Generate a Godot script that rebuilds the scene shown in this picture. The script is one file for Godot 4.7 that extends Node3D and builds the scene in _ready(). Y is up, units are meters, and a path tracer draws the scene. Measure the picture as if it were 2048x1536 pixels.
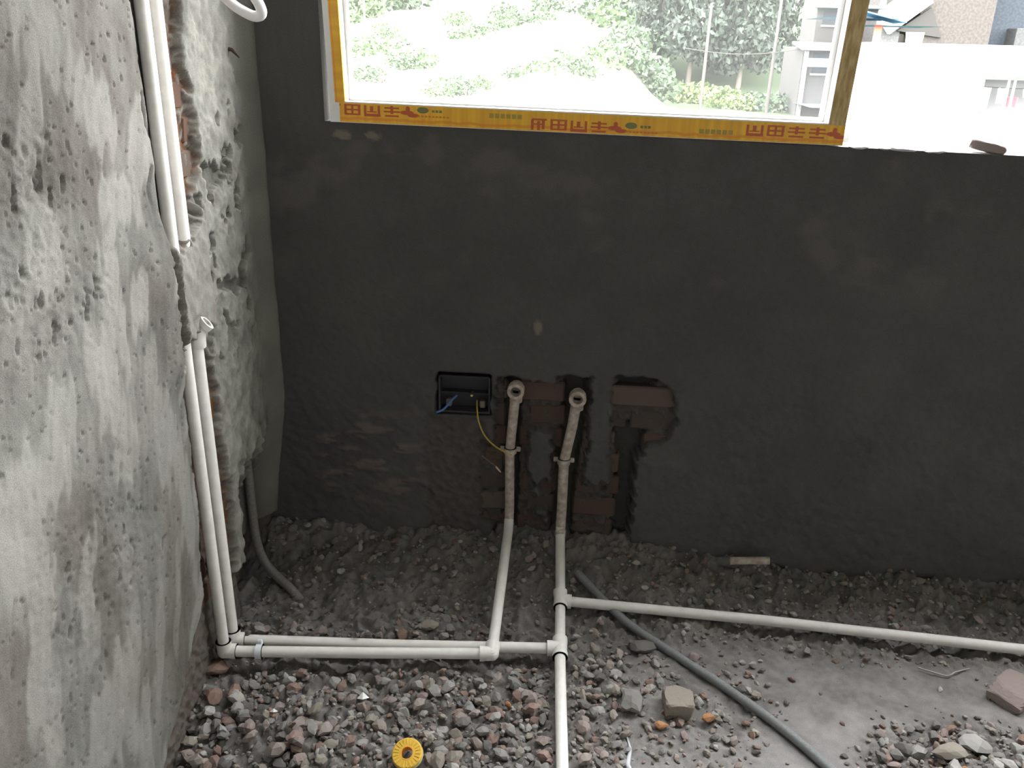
extends Node3D

# ------------------------------------------------------------------ mesh builder
class M:
	var v := PackedVector3Array()
	var n := PackedVector3Array()
	var c := PackedColorArray()
	var t := PackedVector2Array()
	var i := PackedInt32Array()
	var col := Color(1, 1, 1)

	func vert(p: Vector3, nn: Vector3, uv := Vector2.ZERO) -> int:
		v.append(p); n.append(nn); c.append(col); t.append(uv)
		return v.size() - 1

	func tri(a: Vector3, b: Vector3, d: Vector3) -> void:        # counter-clockwise from the front
		var nn := (b - a).cross(d - a).normalized()
		var k := v.size()
		vert(a, nn); vert(d, nn); vert(b, nn)
		i.append_array([k, k + 1, k + 2])

	func quad(a: Vector3, b: Vector3, d: Vector3, e: Vector3) -> void:
		var nn := (b - a).cross(e - a)
		if nn.length() < 1e-12:
			nn = (d - b).cross(e - b)
		nn = nn.normalized()
		var k := v.size()
		vert(a, nn, Vector2(0, 1)); vert(b, nn, Vector2(1, 1)); vert(d, nn, Vector2(1, 0)); vert(e, nn, Vector2(0, 0))
		i.append_array([k, k + 2, k + 1, k, k + 3, k + 2])

	func box(lo: Vector3, hi: Vector3, bevel := 0.0, xf := Transform3D()) -> void:
		var s := (hi - lo) * 0.5
		var m := (hi + lo) * 0.5
		var b: float = min(bevel, min(s.x, min(s.y, s.z)) * 0.9)
		var ax := [Vector3.RIGHT, Vector3.UP, Vector3.BACK]
		for k in 3:
			for sg in [-1.0, 1.0]:
				var u: Vector3 = ax[(k + 1) % 3]
				var w: Vector3 = ax[(k + 2) % 3]
				var nn: Vector3 = ax[k] * sg
				var su: float = s[(k + 1) % 3] - b
				var sw: float = s[(k + 2) % 3] - b
				var o := m + nn * s[k]
				if sg > 0:
					quad(xf * (o - u * su - w * sw), xf * (o + u * su - w * sw), xf * (o + u * su + w * sw), xf * (o - u * su + w * sw))
				else:
					quad(xf * (o - u * su + w * sw), xf * (o + u * su + w * sw), xf * (o + u * su - w * sw), xf * (o - u * su - w * sw))
		if b <= 0.0:
			return
		for k in 3:                                               # edge chamfers
			var e: Vector3 = ax[k]
			var k1 := (k + 1) % 3
			var k2 := (k + 2) % 3
			for s1 in [-1.0, 1.0]:
				for s2 in [-1.0, 1.0]:
					var p: Vector3 = m + ax[k1] * s1 * s[k1] + ax[k2] * s2 * (s[k2] - b)
					var q: Vector3 = m + ax[k1] * s1 * (s[k1] - b) + ax[k2] * s2 * s[k2]
					var l: Vector3 = e * (s[k] - b)
					if s1 * s2 > 0:
						quad(xf * (p - l), xf * (q - l), xf * (q + l), xf * (p + l))
					else:
						quad(xf * (p + l), xf * (q + l), xf * (q - l), xf * (p - l))
		for sx in [-1.0, 1.0]:
			for sy in [-1.0, 1.0]:
				for sz in [-1.0, 1.0]:
					var sg := Vector3(sx, sy, sz)
					var o := m + s * sg
					var a := o - Vector3(0, b * sy, b * sz)
					var d := o - Vector3(b * sx, 0, b * sz)
					var g := o - Vector3(b * sx, b * sy, 0)
					if sx * sy * sz > 0:
						tri(xf * a, xf * d, xf * g)
					else:
						tri(xf * a, xf * g, xf * d)

	func tube(path: Array, rad, sides := 16, caps := true) -> void:   # rad: number, or one per point
		var cnt := path.size()
		var side := Vector3.ZERO
		var first := v.size()
		for k in cnt:
			var d: Vector3 = (path[min(k + 1, cnt - 1)] - path[max(k - 1, 0)]).normalized()
			if k == 0:
				side = d.cross(Vector3.UP if absf(d.y) < 0.9 else Vector3.RIGHT).normalized()
			else:
				side = (side - d * side.dot(d)).normalized()
			var up := side.cross(d).normalized()
			var r: float = rad[k] if rad is Array else rad
			for j in sides:
				var a := TAU * j / sides
				var nn := side * cos(a) + up * sin(a)
				vert(path[k] + nn * r, nn, Vector2(float(j) / sides, float(k)))
		for k in cnt - 1:
			for j in sides:
				var a := first + k * sides + j
				var b := first + k * sides + (j + 1) % sides
				i.append_array([a, b, a + sides, b, b + sides, a + sides])
		if caps:
			for e in [0, cnt - 1]:
				var d: Vector3 = (path[1] - path[0]) if e == 0 else (path[cnt - 1] - path[cnt - 2])
				d = d.normalized() * (-1.0 if e == 0 else 1.0)
				var mid := vert(path[e], d)
				for j in sides:
					vert(v[first + e * sides + j], d)
				for j in sides:
					var a := mid + 1 + j
					var b := mid + 1 + (j + 1) % sides
					i.append_array([mid, b, a] if e == cnt - 1 else [mid, a, b])

	func lathe(prof: Array, base: Vector3, axis: Vector3, sides := 24) -> void:   # prof: Vector2(radius, along)
		axis = axis.normalized()
		var su := axis.cross(Vector3.UP if absf(axis.y) < 0.9 else Vector3.RIGHT).normalized()
		var sv := axis.cross(su)
		for k in prof.size() - 1:
			var p: Vector2 = prof[k]
			var q: Vector2 = prof[k + 1]
			var dp := q - p
			var nn2 := Vector2(dp.y, -dp.x).normalized()
			var k0 := v.size()
			for j in sides + 1:
				var a := TAU * j / sides
				var r := su * cos(a) + sv * sin(a)
				var nn := r * nn2.x + axis * nn2.y
				vert(base + r * p.x + axis * p.y, nn, Vector2(float(j) / sides, 0))
				vert(base + r * q.x + axis * q.y, nn, Vector2(float(j) / sides, 1))
			for j in sides:
				var a := k0 + j * 2
				i.append_array([a, a + 1, a + 2, a + 2, a + 1, a + 3])

	func mesh(mat: Material = null) -> ArrayMesh:
		var a := []
		a.resize(Mesh.ARRAY_MAX)
		a[Mesh.ARRAY_VERTEX] = v
		a[Mesh.ARRAY_NORMAL] = n
		a[Mesh.ARRAY_COLOR] = c
		a[Mesh.ARRAY_TEX_UV] = t
		a[Mesh.ARRAY_INDEX] = i
		var m := ArrayMesh.new()
		m.add_surface_from_arrays(Mesh.PRIMITIVE_TRIANGLES, a)
		if mat:
			m.surface_set_material(0, mat)
		return m

	# a sheet of points (nu x nv) with smooth normals; flip when u x v points away from the room
	func sheet(pts: PackedVector3Array, cols: PackedColorArray, nu: int, nv: int, flip: bool, holes := PackedByteArray()) -> void:
		var k0 := v.size()
		for a in nu:
			for b in nv:
				var k := a * nv + b
				var du := pts[min(a + 1, nu - 1) * nv + b] - pts[max(a - 1, 0) * nv + b]
				var dv := pts[a * nv + min(b + 1, nv - 1)] - pts[a * nv + max(b - 1, 0)]
				var nn := du.cross(dv).normalized()
				v.append(pts[k]); n.append(-nn if flip else nn); c.append(cols[k]); t.append(Vector2(a, b))
		for a in nu - 1:
			for b in nv - 1:
				if holes.size() > 0 and holes[a * nv + b] == 1:
					continue
				var k := k0 + a * nv + b
				if flip:
					i.append_array([k, k + nv, k + 1, k + nv, k + nv + 1, k + 1])
				else:
					i.append_array([k, k + 1, k + nv, k + nv, k + 1, k + nv + 1])


# ------------------------------------------------------------------ naming and tags
var used := {}

func numbered(called: String) -> String:
	var k: int = used.get(called, 0)
	used[called] = k + 1
	return called if k == 0 else "%s_%03d" % [called, k]

func tag(o: Node, label: String, category: String, group := "") -> Node:
	o.set_meta("label", label)
	o.set_meta("category", category)
	if group:
		o.set_meta("group", group)
	return o

func thing(called: String, label: String, category: String, at := Vector3.ZERO, group := "") -> Node3D:
	var o := Node3D.new()
	o.name = numbered(called)
	add_child(o)
	o.position = at
	tag(o, label, category, group)
	return o

func put(called: String, me: Mesh, mat: Material, parent: Node = self, at := Vector3.ZERO) -> MeshInstance3D:
	var o := MeshInstance3D.new()
	o.name = numbered(called) if parent == self else called
	o.mesh = me
	if mat:
		o.material_override = mat
	parent.add_child(o, true)
	o.position = at
	return o

func struct(called: String, me: Mesh, mat: Material, label := "", category := "") -> MeshInstance3D:
	var o := put(called, me, mat)
	o.set_meta("kind", "structure")
	if label:
		tag(o, label, category)
	return o


# ------------------------------------------------------------------ materials
var grain: NoiseTexture2D
var fine: NoiseTexture2D
var bumps: NoiseTexture2D

func noise(freq: float, octaves := 3, kind := FastNoiseLite.TYPE_SIMPLEX_SMOOTH, sd := 1) -> FastNoiseLite:
	var f := FastNoiseLite.new()
	f.noise_type = kind
	f.frequency = freq
	f.seed = sd
	f.fractal_type = FastNoiseLite.FRACTAL_FBM if octaves > 1 else FastNoiseLite.FRACTAL_NONE
	f.fractal_octaves = octaves
	return f

func noise_tex(freq: float, lo: Color, hi: Color, octaves := 4, sd := 3) -> NoiseTexture2D:
	var t := NoiseTexture2D.new()
	t.width = 512; t.height = 512
	t.seamless = true
	t.noise = noise(freq, octaves, FastNoiseLite.TYPE_SIMPLEX_SMOOTH, sd)
	var g := Gradient.new()
	g.set_color(0, lo); g.set_color(1, hi)
	t.color_ramp = g
	return t

func lin(r: float, g: float, b: float) -> Color:
	return Color(r, g, b).linear_to_srgb()

func mat(c: Color, rough := 0.85, tex: Texture2D = null, scale := 6.0, metal := 0.0) -> StandardMaterial3D:
	var m := StandardMaterial3D.new()
	m.albedo_color = c
	m.roughness = rough
	m.metallic = metal
	m.metallic_specular = 0.35
	if tex:
		m.albedo_texture = tex
		m.uv1_triplanar = true
		m.uv1_world_triplanar = true
		m.uv1_scale = Vector3.ONE * scale
	return m

func vmat(tex: Texture2D, scale: float, rough := 0.95, nrm := 0.0) -> StandardMaterial3D:
	var m := mat(Color(1, 1, 1), rough, tex, scale)
	m.vertex_color_use_as_albedo = true
	m.metallic_specular = 0.2
	if nrm > 0.0:
		m.normal_enabled = true
		m.normal_texture = bumps
		m.normal_scale = nrm
	return m


# ------------------------------------------------------------------ little maths
func sm(a: float, b: float, x: float) -> float:
	return smoothstep(a, b, x)

func at_table(tab: Array, y: float) -> float:      # tab: Vector2(y, value), y rising
	if y <= tab[0].x:
		return tab[0].y
	for k in range(1, tab.size()):
		if y <= tab[k].x:
			var p: Vector2 = tab[k - 1]
			var q: Vector2 = tab[k]
			return lerpf(p.y, q.y, (y - p.x) / (q.x - p.x))
	return tab[tab.size() - 1].y

func steps(marks: Array) -> PackedFloat32Array:     # marks: [start, end1, step1, end2, step2, ...]
	var out := PackedFloat32Array()
	out.append(marks[0])
	var k := 1
	while k < marks.size():
		var a: float = out[out.size() - 1]
		var cnt: int = max(1, roundi((marks[k] - a) / marks[k + 1]))
		for j in cnt:
			out.append(lerpf(a, marks[k], float(j + 1) / cnt))
		k += 2
	return out

func col3(v: Vector3) -> Color:
	return Color(v.x, v.y, v.z)

var n1 := noise(1.0, 4, FastNoiseLite.TYPE_SIMPLEX_SMOOTH, 11)
var n2 := noise(1.0, 3, FastNoiseLite.TYPE_SIMPLEX_SMOOTH, 27)
var n3 := noise(1.0, 2, FastNoiseLite.TYPE_SIMPLEX_SMOOTH, 43)
var cell := noise(1.0, 1, FastNoiseLite.TYPE_CELLULAR, 5)

const ROOM_X := 6.6
const ROOM_Z := 3.6
const ROOM_Y := 2.95
const OPEN_L := 0.186
const OPEN_R := 6.2
const OPEN_T := 2.75
const WALL_T := 0.12

func sill_y(x: float) -> float:
	return 1.125 - 0.0165 * (x - 0.2)


# ------------------------------------------------------------------ the floor: dirt and rubble
func rubble_share(x: float, z: float) -> float:     # 1 where broken mortar lies thick, 0 on the swept dust
	var r := 1.0 - sm(0.78, 1.02, x + 0.06 * n2.get_noise_2d(x * 5.0, z * 5.0)) * sm(0.22, 0.34, z)
	r = max(r, 0.75 * sm(0.30, 0.16, Vector2(x - 0.98, (z - 0.47) * 1.2).length()) * 0.6)
	r = max(r, sm(0.30, 0.16, Vector2((x - 1.62) * 0.9, (z - 0.63) * 1.5).length()))
	return r

func ground(x: float, z: float) -> float:
	var w := rubble_share(x, z)
	var bank := 0.112 * (1.0 - 0.35 * sm(1.1, 1.4, x)) * (1.0 - 0.25 * sm(0.9, 1.1, x)) 
	var y := bank * pow(1.0 - sm(-0.06, 0.27, z), 1.25)
	y -= 0.085 * sm(0.50, 0.76, z) * sm(0.62, 0.05, x)
	y -= 0.018 * sm(0.40, 0.50, z) * sm(0.80, 0.66, x)
	y += 0.030 * sm(0.26, 0.05, Vector2((x - 1.64) * 0.8, (z - 0.66) * 1.5).length())
	y += 0.022 * n1.get_noise_2d(x * 3.0, z * 3.0) * (0.35 + 0.65 * w)
	y += (0.015 * n2.get_noise_2d(x * 17.0 + 9.0, z * 17.0) + 0.009 * n3.get_noise_2d(x * 46.0, z * 46.0)) * (0.12 + 0.88 * w)
	# the trench kept clear along the pipes
	y -= 0.010 * sm(0.05, 0.02, absf(z - lerpf(0.43, 0.36, x / 0.76))) * sm(0.80, 0.76, x)
	return y


# ------------------------------------------------------------------ the left wall
var chase_near := []     # near edge of the pipe chase, by height
var chase_far := []      # far edge
var smears := []

func left_wall(z: float, y: float) -> Array:
	var jag := 0.010 * n2.get_noise_2d(y * 24.0, z * 9.0) + 0.006 * n3.get_noise_2d(y * 70.0, z * 40.0)
	var ln: float = at_table(chase_near, y) + jag * 0.6
	var lf: float = at_table(chase_far, y) + 0.013 * n2.get_noise_2d(y * 20.0, z * 12.0) + 0.004 * n3.get_noise_2d(y * 45.0, z * 45.0)
	var big := n1.get_noise_2d(z * 2.6, y * 2.2)
	var mid := n2.get_noise_2d(z * 9.0 + 3.0, y * 7.0)
	var streak := n3.get_noise_2d((z + y * 0.25) * 34.0, (y - z * 0.35) * 6.0)
	var grit := n2.get_noise_2d(z * 62.0, y * 62.0)
	var near_h := 0.020 + 0.006 * big + 0.0022 * mid + 0.0009 * streak + 0.0005 * grit
	var streak2 := n1.get_noise_2d((z + y * 0.18) * 15.0 + 21.0, (y - z * 0.2) * 3.0)
	var tone := 0.235 + 0.05 * big + 0.035 * mid + 0.035 * streak + 0.05 * streak2 + 0.02 * grit
	var warm := 0.5 + 0.5 * n1.get_noise_2d(z * 5.0 + 40.0, y * 5.0)
	# trowelled pale smears
	var pale := 0.0
	for s in smears:
		var dy: float = y - s[0]
		var dz: float = z - s[1] + dy * s[4]
		var q: float = sqrt(dy * dy / (s[2] * s[2]) + dz * dz / (s[3] * s[3])) + 0.55 * streak + 0.35 * mid
		pale = max(pale, s[5] * sm(1.12, 0.62, q))
	pale = max(pale, 0.75 * sm(0.16, 0.30, n1.get_noise_2d((z + y * 0.3) * 4.2 + 7.0, y * 2.0 + 3.0) + 0.12 * streak))
	near_h += 0.0018 * pale
	tone = lerpf(tone, 0.37 + 0.03 * streak, pale * 0.9)
	# broken, pitted patches where the scratch coat shows
	var rough := sm(0.16, 0.0, Vector2((z - 0.83) * 0.9, (y - 1.10) * 0.9).length())
	rough = max(rough, sm(0.11, 0.02, Vector2((z - 0.93) * 0.8, y - 1.00).length()))
	rough = max(rough, 0.8 * sm(0.16, 0.02, Vector2((z - 0.78) * 0.7, (y - 0.93) * 1.4).length()))
	rough = max(rough, 0.55 * sm(0.26, 0.05, Vector2((z - 0.80) * 0.8, y - 0.50).length()))
	var pit := sm(0.34, 0.50, n2.get_noise_2d((z + y * 0.3) * 36.0 + 5.0, (y - z * 0.3) * 15.0) + 0.38 * rough - 0.27 + 0.12 * mid)
	pit *= (1.0 - pale * 0.8)
	near_h -= (0.002 + 0.005 * rough) * pit
	near_h += rough * 0.003 * n3.get_noise_2d(z * 40.0, y * 40.0)
	tone = lerpf(tone, 0.14, 0.55 * pit + 0.25 * rough)
	var hole := sm(0.56, 0.64, n3.get_noise_2d(z * 70.0 + 30.0, y * 42.0))
	near_h -= 0.004 * hole * (1.0 - pale * 0.7)
	tone = lerpf(tone, 0.10, 0.6 * hole * (1.0 - pale * 0.7))
	# long scored line beside the pipes, upper half
	var score := sm(0.006, 0.002, absf(z - (0.475 + 0.02 * n2.get_noise_2d(y * 6.0, 2.0) + (1.3 - y) * 0.06))) * sm(0.98, 1.1, y) * sm(-0.25, 0.05, n3.get_noise_2d(y * 14.0, 8.0))
	near_h -= 0.006 * score
	tone = lerpf(tone, 0.12, score * 0.7)
	near_h += 0.017 * sm(0.60, 0.475, z) * sm(0.64, 0.74, y) * sm(1.02, 0.93, y)
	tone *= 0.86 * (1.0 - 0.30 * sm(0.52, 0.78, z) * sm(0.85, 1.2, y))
	var dull := sm(-0.05, 0.35, n1.get_noise_2d(z * 3.1 + 90.0, y * 2.3)) * (1.0 - pale)
	tone *= 1.0 - 0.22 * dull
	var near_c := Vector3(1.05, 0.99, 0.91).lerp(Vector3(0.985, 1.0, 0.91), warm).lerp(Vector3(1.08, 0.985, 0.86), dull * 0.7) * tone
	# patch between the chase and the corner
	var lump := n2.get_noise_2d(z * 20.0 + 11.0, y * 15.0)
	var chunk := n1.get_noise_2d(z * 12.0 + 60.0, y * 9.0)
	var far_h := 0.017 + 0.004 * lump + 0.002 * n3.get_noise_2d(z * 55.0, y * 55.0)
	var far_t := 0.33 + 0.12 * lump + 0.06 * mid
	var gap := sm(0.24, 0.34, chunk + 0.30 * absf(lump)) * sm(0.02, 0.07, z) * sm(1.30, 1.18, y + 0.4 * z) * sm(0.55, 0.80, y)
	far_h -= 0.014 * gap
	far_t = lerpf(far_t, 0.15, gap * 0.75)
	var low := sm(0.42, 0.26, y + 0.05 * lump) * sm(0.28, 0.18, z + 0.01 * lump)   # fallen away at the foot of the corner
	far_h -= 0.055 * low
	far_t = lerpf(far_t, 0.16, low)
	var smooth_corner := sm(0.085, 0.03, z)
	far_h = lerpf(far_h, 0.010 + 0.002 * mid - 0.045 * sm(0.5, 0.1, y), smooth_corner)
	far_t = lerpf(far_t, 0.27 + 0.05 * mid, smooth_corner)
	var far_c := Vector3(1.01, 1.0, 0.89) * far_t
	# bottom of the chase: old mortar and brick dust
	var raw := n2.get_noise_2d(z * 40.0 + 80.0, y * 34.0)
	var in_h := -0.003 + 0.006 * raw + 0.003 * lump
	var in_c := Vector3(0.125, 0.09, 0.07).lerp(Vector3(0.20, 0.085, 0.035), sm(0.0, 0.4, n3.get_noise_2d(z * 24.0, y * 30.0)))
	in_c = in_c.lerp(Vector3(0.24, 0.225, 0.20), sm(-0.1, 0.3, raw) * 0.8)
	near_h = lerpf(near_h, min(near_h, 0.009), sm(0.030, 0.018, absf(z - 0.448)) * sm(0.93, 0.96, y))
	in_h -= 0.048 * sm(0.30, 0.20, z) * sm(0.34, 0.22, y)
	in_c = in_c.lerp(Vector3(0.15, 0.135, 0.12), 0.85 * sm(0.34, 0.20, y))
	var w_near := sm(ln - 0.008, ln + 0.008, z)
	var w_far := sm(lf + 0.009, lf - 0.007, z)
	var h := in_h
	var c := in_c
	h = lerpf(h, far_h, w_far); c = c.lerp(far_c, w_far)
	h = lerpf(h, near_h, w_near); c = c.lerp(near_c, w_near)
	# mortar that closes the chase over the pipes half way up
	var fill := sm(0.750, 0.768, y + 0.02 * lump) * sm(0.965, 0.940, y - (z - 0.40) * -0.55 + 0.02 * raw) * sm(0.30, 0.345, z) * sm(0.478, 0.462, z)
	h = lerpf(h, 0.042 + 0.004 * lump + 0.002 * raw, fill)
	c = c.lerp(Vector3(0.29, 0.285, 0.255) * (1.0 + 0.2 * lump), fill)
	var crack := sm(0.008, 0.003, absf(z - (0.470 + 0.006 * raw))) * sm(0.70, 0.72, y) * sm(0.95, 0.93, y)
	h -= 0.014 * crack * sm(-0.4, 0.1, raw + 0.3)
	c = c.lerp(Vector3(0.15, 0.135, 0.11), crack * 0.8)
	var rust := sm(0.020, 0.008, Vector2(z - 0.325, (y - 0.795) * 0.8).length() + 0.006 * raw)
	c = c.lerp(Vector3(0.42, 0.19, 0.05), rust)
	# rounded into the back wall
	h += 0.034 * pow(sm(0.10, 0.0, z), 2.0)
	c *= 1.0
	return [Vector3(h, y, z), col3(c)]


# ------------------------------------------------------------------ the dark back wall
func rect_mask(x: float, y: float, x0: float, x1: float, y0: float, y1: float, e: float) -> float:
	return sm(x0 - e, x0 + e, x) * sm(x1 + e, x1 - e, x) * sm(y0 - e, y0 + e, y) * sm(y1 + e, y1 - e, y)

func chase_mask(x: float, y: float) -> float:       # where plaster has been cut back to the brick
	var jx := 0.012 * n2.get_noise_2d(x * 14.0, y * 22.0) + 0.006 * n3.get_noise_2d(x * 60.0, y * 60.0)
	var jy := 0.010 * n2.get_noise_2d(x * 20.0 + 30.0, y * 14.0)
	var px := x + jx
	var py := y + jy
	var m := rect_mask(px, py, 0.575, 0.662, 0.02, 0.535, 0.004)
	m = max(m, rect_mask(px, py, 0.722, 0.806, 0.02, 0.548, 0.004))
	m = max(m, rect_mask(px, py, 0.655, 0.730, 0.40, 0.527, 0.004))
	m = max(m, rect_mask(px, py, 0.655, 0.90, 0.03, 0.255 + 0.02 * n3.get_noise_2d(x * 30.0, 4.0), 0.004) * sm(-0.45, -0.2, n2.get_noise_2d(x * 13.0, y * 17.0)))
	m = max(m, rect_mask(px, py, 0.542, 0.60, 0.12, 0.36, 0.004))
	m = max(m, rect_mask(px, py, 0.862, 0.965, 0.42, 0.553, 0.004))
	m = max(m, sm(0.050, 0.042, Vector2((px - 0.972), (py - 0.46) * 0.55).length()) * 0.95)
	m = max(m, rect_mask(px, py, 0.868, 0.945 - 0.03 * sm(0.42, 0.2, y), 0.02, 0.43, 0.004))
	m = max(m, 0.45 * rect_mask(px, py, 0.395, 0.545, 0.03, 0.425, 0.012))
	return m

func deep_mask(x: float, y: float) -> float:        # channels cut right through the brick
	var jx := 0.006 * n3.get_noise_2d(x * 50.0, y * 30.0)
	var m := rect_mask(x + jx, y, 0.430, 0.562, 0.432, 0.542, 0.003)
	m = max(m, rect_mask(x + jx, y, 0.600, 0.636, 0.02, 0.53, 0.003))
	m = max(m, rect_mask(x + jx + 0.02 * sm(0.5, 0.1, y), y, 0.742, 0.796, 0.02, 0.54, 0.003))
	m = max(m, rect_mask(x + jx * 2.0, y, 0.872, 0.948, 0.35, 0.428, 0.004))
	m = max(m, rect_mask(x + jx * 2.0, y, 0.885, 0.93, 0.05, 0.36, 0.004))
	m = max(m, rect_mask(x + jx * 2.0, y, 0.872, 0.955, 0.515, 0.552, 0.004))
	return m

func back_wall(x: float, y: float, near_sill: float) -> Array:
	var big := n1.get_noise_2d(x * 1.7 + 20.0, y * 1.7)
	var mid := n2.get_noise_2d(x * 6.0, y * 6.0 + 9.0)
	var grit := n3.get_noise_2d(x * 48.0, y * 48.0)
	var lower := sm(0.62, 0.40, y + 0.06 * big)
	var h := 0.003 * big + 0.0025 * mid + 0.0009 * grit + lower * 0.004 * n2.get_noise_2d(x * 19.0, y * 24.0)
	var t := 0.130 + 0.018 * big + 0.012 * mid + 0.008 * grit
	var c := Vector3(1.0, 0.975, 0.945) * t
	# long sideways trowel marks with thin pale mortar, left of the chases
	var wipe := sm(0.12, 0.34, n2.get_noise_2d(x * 7.0 + 3.0, y * 30.0) + 0.15 * mid) * sm(0.45, 0.38, y) * sm(0.12, 0.25, y) * sm(0.10, 0.15, x) * sm(0.42, 0.34, x)
	c = c.lerp(Vector3(0.24, 0.185, 0.155), wipe * 0.75)
	h += 0.004 * wipe
	var scuff := sm(0.18, 0.55, n1.get_noise_2d(x * 4.0 + 70.0, y * 5.0)) * sm(0.72, 0.85, y)
	c = c.lerp(Vector3(0.18, 0.17, 0.16), scuff * 0.6)
	var chip := sm(0.016, 0.010, Vector2((x - 0.225) * 0.6, (y - 1.098) * 1.4).length() + 0.004 * grit)
	chip = max(chip, sm(0.014, 0.009, Vector2((x - 0.292) * 0.7, (y - 1.098) * 1.4).length() + 0.004 * grit))
	chip = max(chip, sm(0.012, 0.006, Vector2((x - 0.673), (y - 0.67) * 0.55).length() + 0.003 * grit))
	h += 0.004 * chip
	c = c.lerp(Vector3(0.27, 0.235, 0.19), chip)
	var m := chase_mask(x, y)
	var raw := n2.get_noise_2d(x * 34.0, y * 38.0)
	h = lerpf(h, -0.0215 + 0.009 * raw, m)
	c = c.lerp(Vector3(0.110, 0.098, 0.09) * (1.0 + 0.3 * raw), m)
	var d := deep_mask(x, y)
	h = lerpf(h, -0.046 + 0.004 * raw, d)
	c = c.lerp(Vector3(0.09, 0.083, 0.078), d)
	# bits of plaster left standing at the edges of the cuts
	var crust := sm(0.35, 0.6, m) * sm(0.65, 0.4, m)
	c = c.lerp(Vector3(0.19, 0.155, 0.13), crust * sm(-0.1, 0.4, raw))
	return [Vector3(x, y + (sill_y(x) - 1.125) * near_sill, h), col3(c)]


# ------------------------------------------------------------------ loose stones
var stone_shapes := []
var stone_mats := {}

func icosphere(sub: int) -> Array:
	var p := (1.0 + sqrt(5.0)) / 2.0
	var vs := [Vector3(-1, p, 0), Vector3(1, p, 0), Vector3(-1, -p, 0), Vector3(1, -p, 0), Vector3(0, -1, p), Vector3(0, 1, p), Vector3(0, -1, -p), Vector3(0, 1, -p), Vector3(p, 0, -1), Vector3(p, 0, 1), Vector3(-p, 0, -1), Vector3(-p, 0, 1)]
	for k in vs.size():
		vs[k] = vs[k].normalized()
	var fs := [[0, 11, 5], [0, 5, 1], [0, 1, 7], [0, 7, 10], [0, 10, 11], [1, 5, 9], [5, 11, 4], [11, 10, 2], [10, 7, 6], [7, 1, 8], [3, 9, 4], [3, 4, 2], [3, 2, 6], [3, 6, 8], [3, 8, 9], [4, 9, 5], [2, 4, 11], [6, 2, 10], [8, 6, 7], [9, 8, 1]]
	for s in sub:
		var cache := {}
		var out := []
		for f in fs:
			var m := []
			for k in 3:
				var a: int = f[k]
				var b: int = f[(k + 1) % 3]
				var key := Vector2i(min(a, b), max(a, b))
				if not cache.has(key):
					vs.append(((vs[a] + vs[b]) * 0.5).normalized())
					cache[key] = vs.size() - 1
				m.append(cache[key])
			out.append([f[0], m[0], m[2]]); out.append([f[1], m[1], m[0]]); out.append([f[2], m[2], m[1]]); out.append([m[0], m[1], m[2]])
		fs = out
	return [vs, fs]

func stone_mesh(rng: RandomNumberGenerator, squash: Vector3, cuts: int, sub := 1) -> ArrayMesh:
	var ico := icosphere(sub)
	var planes := []
	for k in cuts:
		var d := Vector3(rng.randf_range(-1, 1), rng.randf_range(-1, 1), rng.randf_range(-1, 1)).normalized()
		planes.append([d, rng.randf_range(0.42, 0.78)])
	var pts := []
	for d in ico[0]:
		var r := 1.0
		for p in planes:
			var q: float = d.dot(p[0])
			if q > 0.05:
				r = min(r, p[1] / q)
		r *= rng.randf_range(0.97, 1.03)
		pts.append(d * r * squash)
	var m := M.new()
	for f in ico[1]:
		m.tri(pts[f[0]], pts[f[1]], pts[f[2]])
	return m.mesh()

func place_stone(called: String, me: Mesh, tone: String, at: Vector3, size: float, turn: Vector3) -> MeshInstance3D:
	var o := put(called, me, stone_mats[tone], self, at)
	o.rotation = turn
	o.scale = Vector3.ONE * size
	return o


func _ready() -> void:
	# ---------------------------------------------------------------- camera, sky, exposure
	var cam := Camera3D.new()
	cam.name = "camera"
	add_child(cam)
	cam.position = Vector3(0.75, 1.3, 1.92)
	cam.rotation_degrees = Vector3(-22.0, 4.0, 1.5)
	cam.fov = 48.62
	cam.near = 0.02
	cam.far = 400.0
	cam.current = true
	var sky_mat := ProceduralSkyMaterial.new()
	sky_mat.sky_top_color = Color(0.95, 0.95, 0.955)
	sky_mat.sky_horizon_color = Color(0.94, 0.94, 0.94)
	sky_mat.ground_horizon_color = Color(0.55, 0.56, 0.54)
	sky_mat.ground_bottom_color = Color(0.40, 0.40, 0.38)
	sky_mat.sun_angle_max = 1.0
	var sky := Sky.new()
	sky.sky_material = sky_mat
	var env := Environment.new()
	env.background_mode = Environment.BG_SKY
	env.sky = sky
	env.background_energy_multiplier = 23.0
	env.ambient_light_source = Environment.AMBIENT_SOURCE_BG
	env.tonemap_mode = Environment.TONE_MAPPER_LINEAR
	env.tonemap_exposure = 1.0
	env.sdfgi_enabled = true
	env.ssao_enabled = true
	env.ssil_enabled = true
	var we := WorldEnvironment.new()
	we.name = "world"
	we.environment = env
	add_child(we)

	# ---------------------------------------------------------------- shared textures
	grain = noise_tex(0.035, Color(0.80, 0.80, 0.80), Color(1, 1, 1), 5, 3)
	fine = noise_tex(0.09, Color(0.72, 0.72, 0.72), Color(1, 1, 1), 4, 9)
	bumps = NoiseTexture2D.new()
	bumps.width = 512; bumps.height = 512
	bumps.seamless = true
	bumps.as_normal_map = true
	bumps.bump_strength = 5.0
	bumps.noise = noise(0.06, 5, FastNoiseLite.TYPE_SIMPLEX_SMOOTH, 21)

	build_room()
	build_window()
	build_outside()
	build_pipes()
	build_wall_bits()
	build_loose()


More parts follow.
